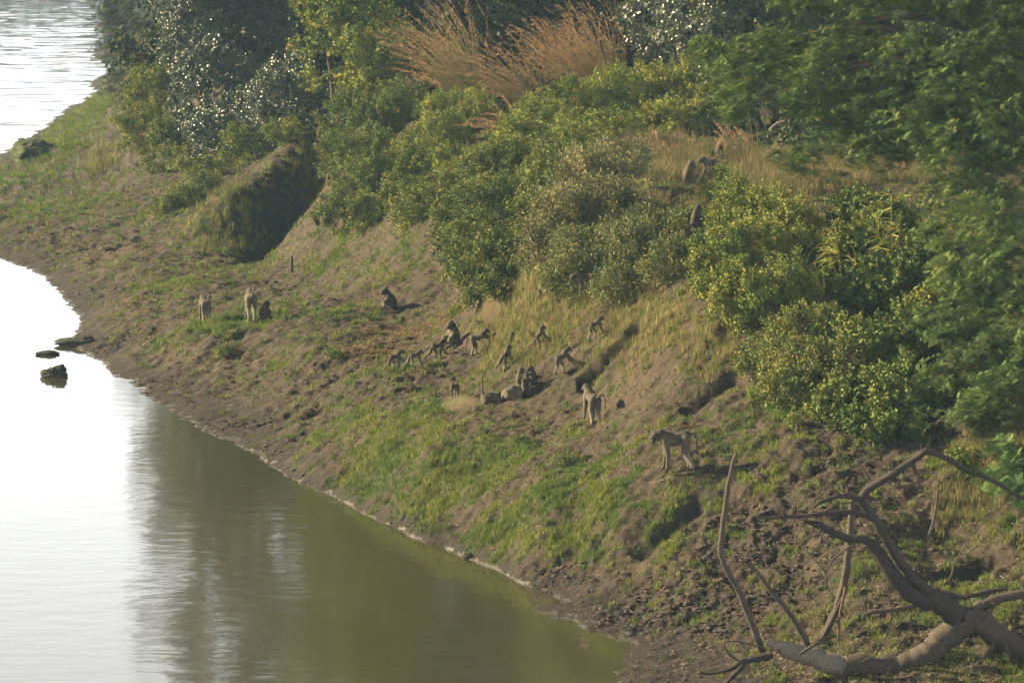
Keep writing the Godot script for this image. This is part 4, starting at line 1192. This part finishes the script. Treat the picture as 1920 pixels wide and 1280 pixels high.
# tall grass with plumes: stalks fan out of one foot and lean with the wind
func plume_grass(label: String, u: float, v: float, count: int, height: float, spread: float, lean: Vector3, green := 0.25, plume := 1.0, width := 0.25) -> void:
	var at := ground_at(u, v)
	var o := thing("tall_grass_clump", label, "grass clump", at, "tall plumed grass along the bank top")
	rng.seed = hash(label)
	var st := Soup.new()
	var pl := Soup.new()
	for i in count:
		var foot := Vector3(rng.randf_range(-width, width), -0.05, rng.randf_range(-width, width))
		var h := height * rng.randf_range(0.5, 1.05)
		var bendy := rng.randf_range(0.6, 1.9)
		var fan := Vector3(rng.randf_range(-1, 1), 0, rng.randf_range(-1, 1)) * spread
		var dir := (Vector3(0, 1, 0) + lean * rng.randf_range(0.2, 1.7) + fan).normalized()
		var path := []
		var p := foot
		var droop := lean.normalized() * 0.045 + Vector3(0, -0.05, 0) if lean.length() > 0.01 else Vector3(0, -0.03, 0)
		for k in 8:
			path.append(p)
			p += dir * h / 7.0
			dir = (dir + droop * (0.3 + 0.4 * k) * bendy + rv() * 0.02).normalized()
		var col := Color(0.38, 0.26, 0.12).lerp(Color(0.24, 0.24, 0.06), 1.0 if rng.randf() < green else rng.randf() * 0.3)
		for k in 7:
			var w: Vector3 = (path[k + 1] - path[k]).cross(Vector3(0.3, 0.1, 1)).normalized() * lerpf(0.008, 0.003, k / 7.0)
			var nn := Vector3(0, 0.2, 1)
			var a := st.vert(path[k] - w, nn, col)
			var b := st.vert(path[k] + w, nn, col)
			var c := st.vert(path[k + 1] + w, nn, col)
			var e := st.vert(path[k + 1] - w, nn, col)
			st.ix.append_array(PackedInt32Array([a, e, b, b, e, c]))
		for k in 3:
			var q: Vector3 = path[rng.randi_range(1, 4)]
			var l := (rv() + Vector3(-0.4, 0.4, 0)).normalized() * h * rng.randf_range(0.18, 0.3)
			st.blade(q, q + l + Vector3(0, -0.3 * l.length(), 0), Vector3(0, 0.1 * l.length(), 0), l.cross(rv()).normalized() * 0.007, Color(0.26, 0.2, 0.07).lerp(Color(0.15, 0.18, 0.035), 1.0 if rng.randf() < green else rng.randf() * 0.4))
		if rng.randf() < plume:
			var pc := Color(0.48, 0.29, 0.16) * rng.randf_range(0.8, 1.2)
			for k in 26:
				var t := rng.randf_range(4.3, 6.95)
				var q: Vector3 = path[int(t)].lerp(path[int(t) + 1], t - int(t))
				var along: Vector3 = (path[int(t) + 1] - path[int(t)]).normalized()
				var l := (along * 0.9 + rv() * 0.7 + Vector3(0, -0.35, 0)).normalized() * rng.randf_range(0.07, 0.15)
				pl.blade(q, q + l, rv() * 0.01, l.cross(rv()).normalized() * 0.008, pc * rng.randf_range(0.8, 1.2))
	tag(put("stalks", st.mesh(), M.straw, o), "", "", "", "stuff")
	if pl.v.size(): tag(put("plumes", pl.mesh(), M.straw, o), "", "", "", "stuff")

func sedge(label: String, u: float, v: float, d: float, count: int, length: float, lean: Vector3) -> void:
	var at := at_d(u, v, d)
	var o := thing("reed_clump", label, "reeds", Vector3(at.x, hgt(at.x, d), -d), "yellow green reeds growing through the bushes")
	rng.seed = hash(label)
	var rise := at.y - hgt(at.x, d)
	var canes := Soup.new()
	for c in 4:
		var top := Vector3(rng.randf_range(-0.5, 0.5), rise * rng.randf_range(0.7, 1.1), rng.randf_range(0.0, 0.5))
		canes.tube([Vector3(top.x * 0.3, -0.1, top.z * 0.3), top * 0.6, top], [0.014, 0.012, 0.006], 5, [Color(0.2, 0.19, 0.05)])
		for i in count / 4:
			var s := Soup.new()
			var p := top * rng.randf_range(0.75, 1.0)
			var l := (rv() * 0.75 + lean).normalized() * length * rng.randf_range(0.55, 1.1)
			s.blade(p, p + l + Vector3(0, -0.15 * length, 0), Vector3(0, 0.1 * length, 0), l.cross(rv()).normalized() * 0.012, Color(0.26, 0.31, 0.05).lerp(Color(0.34, 0.29, 0.09), rng.randf()))
			put("leaf_blade", s.mesh(), M.straw, o)
	put("canes", canes.mesh(), M.straw, o)

# ---------------------------------------------------------------- baboons
func field_mesh(bones: Array, cell: float, blend: float) -> Soup:
	var lo := Vector3.ONE * 99.0
	var hi := -lo
	for b in bones:
		for e in 2:
			var r: float = b[2 + e] + blend + cell * 2.0
			lo = lo.min(b[e] - Vector3.ONE * r)
			hi = hi.max(b[e] + Vector3.ONE * r)
	var nx := int((hi.x - lo.x) / cell) + 2
	var ny := int((hi.y - lo.y) / cell) + 2
	var nz := int((hi.z - lo.z) / cell) + 2
	var f := PackedFloat32Array()
	f.resize(nx * ny * nz)
	f.fill(9.0)
	for b in bones:
		var p: Vector3 = b[0]
		var q: Vector3 = b[1]
		var r0: float = b[2]
		var r1: float = b[3]
		var m: float = maxf(r0, r1) + blend + cell * 2.0
		var mn := (p.min(q) - Vector3.ONE * m - lo) / cell
		var mx := (p.max(q) + Vector3.ONE * m - lo) / cell
		var pq := q - p
		var inv := 1.0 / maxf(pq.length_squared(), 1e-9)
		for z in range(maxi(int(mn.z), 0), mini(int(mx.z) + 1, nz)):
			for y in range(maxi(int(mn.y), 0), mini(int(mx.y) + 1, ny)):
				var o := (z * ny + y) * nx
				for x in range(maxi(int(mn.x), 0), mini(int(mx.x) + 1, nx)):
					var w := lo + Vector3(x, y, z) * cell - p
					var t := clampf(w.dot(pq) * inv, 0.0, 1.0)
					var dd := (w - pq * t).length() - lerpf(r0, r1, t)
					var g := f[o + x]
					var h := maxf(blend - absf(g - dd), 0.0) / blend
					f[o + x] = minf(g, dd) - h * h * blend * 0.25
	var s := Soup.new()
	var at := PackedInt32Array()
	at.resize(nx * ny * nz)
	at.fill(-1)
	var corner := [0, 1, nx, nx + 1, nx * ny, nx * ny + 1, nx * ny + nx, nx * ny + nx + 1]
	var ends := [[0, 1], [2, 3], [4, 5], [6, 7], [0, 2], [1, 3], [4, 6], [5, 7], [0, 4], [1, 5], [2, 6], [3, 7]]
	for z in nz - 1:
		for y in ny - 1:
			var o := (z * ny + y) * nx
			for x in nx - 1:
				var i := o + x
				if f[i] > cell * 2.0:
					continue
				var inside := 0
				for c in corner:
					if f[i + c] < 0.0: inside += 1
				if inside == 0 or inside == 8:
					continue
				var sum := Vector3.ZERO
				var cnt := 0
				for e in ends:
					var fa := f[i + corner[e[0]]]
					var fb := f[i + corner[e[1]]]
					if (fa < 0.0) != (fb < 0.0):
						var t := fa / (fa - fb)
						var ca := Vector3(e[0] & 1, (e[0] >> 1) & 1, e[0] >> 2)
						var cb := Vector3(e[1] & 1, (e[1] >> 1) & 1, e[1] >> 2)
						sum += ca.lerp(cb, t)
						cnt += 1
				var g := Vector3(f[i + 1] - f[i], f[i + nx] - f[i], f[i + nx * ny] - f[i]).normalized()
				at[i] = s.vert(lo + (Vector3(x, y, z) + sum / cnt) * cell, g)
	for z in range(1, nz - 1):
		for y in range(1, ny - 1):
			for x in range(1, nx - 1):
				var i := (z * ny + y) * nx + x
				var a := f[i] < 0.0
				for ax in 3:
					var st: int = [1, nx, nx * ny][ax]
					if a == (f[i + st] < 0.0):
						continue
					var u: int = [nx, nx * ny, 1][ax]
					var w: int = [nx * ny, 1, nx][ax]
					var q := [at[i], at[i - u], at[i - u - w], at[i - w]]
					if q.min() < 0:
						continue
					if a: s.ix.append_array(PackedInt32Array([q[0], q[2], q[1], q[0], q[3], q[2]]))
					else: s.ix.append_array(PackedInt32Array([q[0], q[1], q[2], q[0], q[2], q[3]]))
	return s

func swing(p: Vector3, about: Vector3, deg: float) -> Vector3:
	return about + (p - about).rotated(Vector3(0, 0, 1), deg_to_rad(deg))

# pose keys: sit, legs [left hind, right hind, left fore, right fore] in degrees forward, pitch, head (turn), nod, tail
func baboon_bones(pose: Dictionary) -> Array:
	var b := []
	var dark := Color(0.04, 0.034, 0.027)
	var fur := Color(0.095, 0.08, 0.054)
	var back := Color(0.058, 0.051, 0.036)
	var pale := Color(0.215, 0.185, 0.135)
	var legs: Array = pose.get("legs", [0, 0, 0, 0])
	var sit: bool = pose.get("sit", false)
	var slim: float = pose.get("slim", 1.0)
	var hip: Vector3
	var chest: Vector3
	var neck: Vector3
	var head: Vector3
	var look: Vector3
	if sit:
		var hunch: float = pose.get("hunch", 0.0)
		hip = Vector3(-0.02, 0.15, 0)
		chest = Vector3(0.03 + 0.1 * hunch, 0.42 - 0.03 * hunch, 0)
		neck = Vector3(0.06 + 0.16 * hunch, 0.53 - 0.04 * hunch, 0)
		head = Vector3(0.09 + 0.2 * hunch, 0.615 - 0.07 * hunch, 0)
		b.append([hip, Vector3(0, 0.28, 0), 0.145 * slim, 0.135 * slim, back])
		b.append([Vector3(0, 0.28, 0), chest, 0.135 * slim, 0.125 * slim, fur])
		b.append([chest, neck, 0.125 * slim, 0.09, back])
		b.append([neck, head, 0.09, 0.08, back])
		for i in 2:
			var s := -1.0 if i == 0 else 1.0
			var sp: float = pose.get("open", 0.0)
			var knee := Vector3(0.23, 0.27 - 0.1 * sp, s * (0.12 + 0.08 * sp))
			b.append([Vector3(0.0, 0.13, s * 0.09), knee, 0.085 * slim, 0.055, fur])
			b.append([knee, Vector3(0.20 + 0.15 * sp, 0.05, s * (0.13 + 0.05 * sp)), 0.05, 0.03, pale])
			b.append([Vector3(0.20 + 0.15 * sp, 0.05, s * (0.13 + 0.05 * sp)), Vector3(0.33 + 0.15 * sp, 0.025, s * (0.14 + 0.06 * sp)), 0.03, 0.024, dark])
			var sh := chest + Vector3(0.03, 0.02, s * 0.10)
			var reach: float = legs[2 + i]
			var el := swing(sh + Vector3(0.05, -0.2, s * 0.03), sh, reach)
			var wr := el + (Vector3(0.13, -0.13, -s * 0.02)).rotated(Vector3(0, 0, 1), deg_to_rad(reach * 0.6))
			b.append([sh, el, 0.06, 0.042, fur])
			b.append([el, wr, 0.042, 0.026, pale])
			b.append([wr, wr + (wr - el).normalized() * 0.07, 0.026, 0.018, dark])
	else:
		var pit: float = pose.get("pitch", 0.0)
		hip = Vector3(-0.20, 0.66, 0)
		chest = swing(Vector3(0.145, 0.665, 0), hip, pit)
		var belly := swing(Vector3(-0.02, 0.64 - 0.02 * slim, 0), hip, pit)
		neck = swing(Vector3(0.245, 0.745, 0), hip, pit)
		head = neck + Vector3(0.08, 0.035, 0).rotated(Vector3(0, 0, 1), deg_to_rad(pose.get("nod", 0.0)))
		b.append([hip, belly, 0.115 * slim, 0.115 * slim, back])
		b.append([belly, chest, 0.115 * slim, 0.135 * slim, fur])
		b.append([chest, neck, 0.135 * slim, 0.10 * slim, back])
		b.append([neck, head, 0.098 * slim, 0.08, back])
		for i in 2:
			var s := -1.0 if i == 0 else 1.0
			var h := hip + Vector3(-0.02, -0.03, s * 0.075)
			var dg: float = legs[i]
			var bend := absf(dg) * 0.5
			var knee := swing(h + Vector3(0.05, -0.27, s * 0.012), h, dg * 1.1)
			var hock := knee + Vector3(-0.075, -0.25, 0).rotated(Vector3(0, 0, 1), deg_to_rad(dg * 0.8 - bend))
			var heel := hock + Vector3(0.0, -0.055, 0).rotated(Vector3(0, 0, 1), deg_to_rad(dg * 0.5 - bend))
			b.append([h, knee, 0.092 * slim, 0.055, fur])
			b.append([knee, hock, 0.055, 0.032, pale])
			b.append([hock, heel, 0.03, 0.028, pale])
			b.append([heel, heel + Vector3(0.11, -0.01, 0).rotated(Vector3(0, 0, 1), deg_to_rad(dg * 0.3 - bend)), 0.027, 0.02, dark])
			var sh := chest + Vector3(0.03, -0.03, s * 0.085)
			dg = legs[2 + i]
			var el := swing(sh + Vector3(-0.03, -0.265, s * 0.015), sh, dg)
			var wr := el + Vector3(0.035, -0.275, 0).rotated(Vector3(0, 0, 1), deg_to_rad(dg * 1.1))
			b.append([sh, el, 0.075 * slim, 0.045, fur])
			b.append([el, wr, 0.043, 0.028, fur])
			b.append([wr, wr + Vector3(0.045, -0.055, 0).rotated(Vector3(0, 0, 1), deg_to_rad(dg * 0.9)), 0.026, 0.02, dark])
	# the head: brow, long muzzle, ears
	var turn := deg_to_rad(pose.get("head", 0.0))
	var nod := deg_to_rad(pose.get("nod", 0.0) - 32.0)
	look = Vector3(cos(turn) * cos(nod), sin(nod), -sin(turn) * cos(nod))
	var side := look.cross(Vector3.UP).normalized()
	var up := side.cross(look)
	b.append([head + look * 0.02 + up * 0.02, head + look * 0.055 + up * 0.025, 0.075, 0.06, back])
	b.append([head + look * 0.06 - up * 0.015, head + look * 0.155 - up * 0.03, 0.05, 0.036, dark])
	for s in [-1.0, 1.0]:
		b.append([head + side * s * 0.07 + up * 0.02, head + side * s * 0.088 + up * 0.03 - look * 0.01, 0.02, 0.016, dark])
		b.append([head + look * 0.075 + up * 0.035 + side * s * 0.02, head + look * 0.085 + up * 0.032 + side * s * 0.03, 0.02, 0.018, back])
	# the tail: up, then down from the bend
	var tail: Array = pose.get("tail", [[-0.08, 0.05], [-0.07, -0.1], [0.0, -0.22], [0.01, -0.14]])
	var p := hip + (Vector3(-0.1, -0.06, 0) if sit else Vector3(-0.1, 0.02, 0))
	var r := 0.03
	for t in tail:
		var q := p + Vector3(t[0], t[1], t[2] if t.size() > 2 else 0.0)
		b.append([p, q, r, r * 0.8, fur])
		p = q
		r *= 0.8
	return b

func baboon(label: String, u: float, v: float, turn: float, size: float, pose: Dictionary, group := "", d := 0.0, lift := 0.0) -> void:
	var g := ground_at(u, v)
	if d > 0.0:
		g = at_d(u, v, d)
		g.y = hgt(g.x, d)
	var bones := baboon_bones(pose)
	var cell: float = pose.get("cell", 0.021)
	var s := field_mesh(bones, cell, 0.035)
	# normals from the faces, then colour from the nearest bones, belly paler than back
	var acc := PackedVector3Array()
	acc.resize(s.v.size())
	for i in range(0, s.ix.size(), 3):
		var a := s.ix[i]
		var b := s.ix[i + 1]
		var c := s.ix[i + 2]
		var nn := (s.v[c] - s.v[a]).cross(s.v[b] - s.v[a])
		acc[a] += nn
		acc[b] += nn
		acc[c] += nn
	var shade: float = pose.get("shade", 1.0)
	var inward := 0
	for i in s.v.size():
		inward += 1 if acc[i].dot(s.n[i]) < 0.0 else -1
	if inward > 0:
		for i in range(0, s.ix.size(), 3):
			var t := s.ix[i + 1]
			s.ix[i + 1] = s.ix[i + 2]
			s.ix[i + 2] = t
	for i in s.v.size():
		var nn := acc[i].normalized() * (-1.0 if inward > 0 else 1.0)
		s.n[i] = nn
		var p := s.v[i]
		var col := Vector3.ZERO
		var tot := 0.0
		for b in bones:
			var pq: Vector3 = b[1] - b[0]
			var t := clampf((p - b[0]).dot(pq) / maxf(pq.length_squared(), 1e-9), 0, 1)
			var dd: float = absf((p - b[0] - pq * t).length() - lerpf(b[2], b[3], t))
			var w := 1.0 / pow(dd + 0.008, 3)
			col += Vector3(b[4].r, b[4].g, b[4].b) * w
			tot += w
		col /= tot
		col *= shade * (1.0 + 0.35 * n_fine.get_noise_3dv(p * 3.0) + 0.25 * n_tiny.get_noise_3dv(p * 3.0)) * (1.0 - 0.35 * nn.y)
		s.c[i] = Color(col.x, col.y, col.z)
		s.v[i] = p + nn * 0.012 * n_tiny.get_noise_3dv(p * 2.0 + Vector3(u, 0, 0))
	var o := put("baboon", s.mesh(), M.fur)
	tag(o, label, "baboon", group)
	var yaw := deg_to_rad(turn)
	var fwd := Vector3(cos(yaw), 0, -sin(yaw))
	var tilt := 0.0
	if not pose.get("sit", false):
		var front := g + fwd * 0.25 * size
		var rear := g - fwd * 0.25 * size
		tilt = 0.45 * clampf(atan2(hgt(front.x, -front.z) - hgt(rear.x, -rear.z), 0.5 * size), -0.5, 0.5)
	o.position = g + Vector3(0, lift - 0.01, 0)
	o.basis = Basis(Vector3.UP, yaw) * Basis(Vector3(0, 0, 1), tilt + deg_to_rad(pose.get("tip", 0.0))) * Basis.from_scale(Vector3.ONE * size)

# ---------------------------------------------------------------- dead wood
func limb(called: String, pts: Array, parent: Node3D, sides := 9, col := Color(0.13, 0.105, 0.08), knots := 0.22) -> void:
	# pts: [u, v, distance, thickness in pixels]
	var p := []
	var r := []
	for q in pts:
		p.append(at_d(q[0], q[1], q[2]) - parent.position)
		r.append(q[3] / F * q[2] * (0.38 if q[3] < 28 else 0.56))
	var sp := smooth_path(p, r, 5)
	for k in range(1, sp[0].size() - 1):
		sp[0][k] += rv() * sp[1][k] * 0.18
	var s := Soup.new()
	s.tube(sp[0], sp[1], sides, [col], knots, n_fine)
	put(called, s.mesh(), M.deadwood, parent)
	if called == "branch" or called == "trunk":
		# snapped side twigs
		for k in 6:
			var at := rng.randi_range(2, sp[0].size() - 3)
			var dir := (rv() + Vector3(-0.2, 0.35, 0)).normalized()
			var l := rng.randf_range(0.15, 0.7)
			var q := Soup.new()
			var mid: Vector3 = sp[0][at] + dir * l * 0.5 + rv() * l * 0.12
			var w: float = minf(sp[1][at] * 0.4, 0.014)
			var tw := smooth_path([sp[0][at], mid, mid + (dir + rv() * 0.5).normalized() * l * 0.5], [w, w * 0.8, w * 0.35], 4)
			q.tube(tw[0], tw[1], 5, [col], 0.1, n_fine)
			put("twig", q.mesh(), M.deadwood, parent)
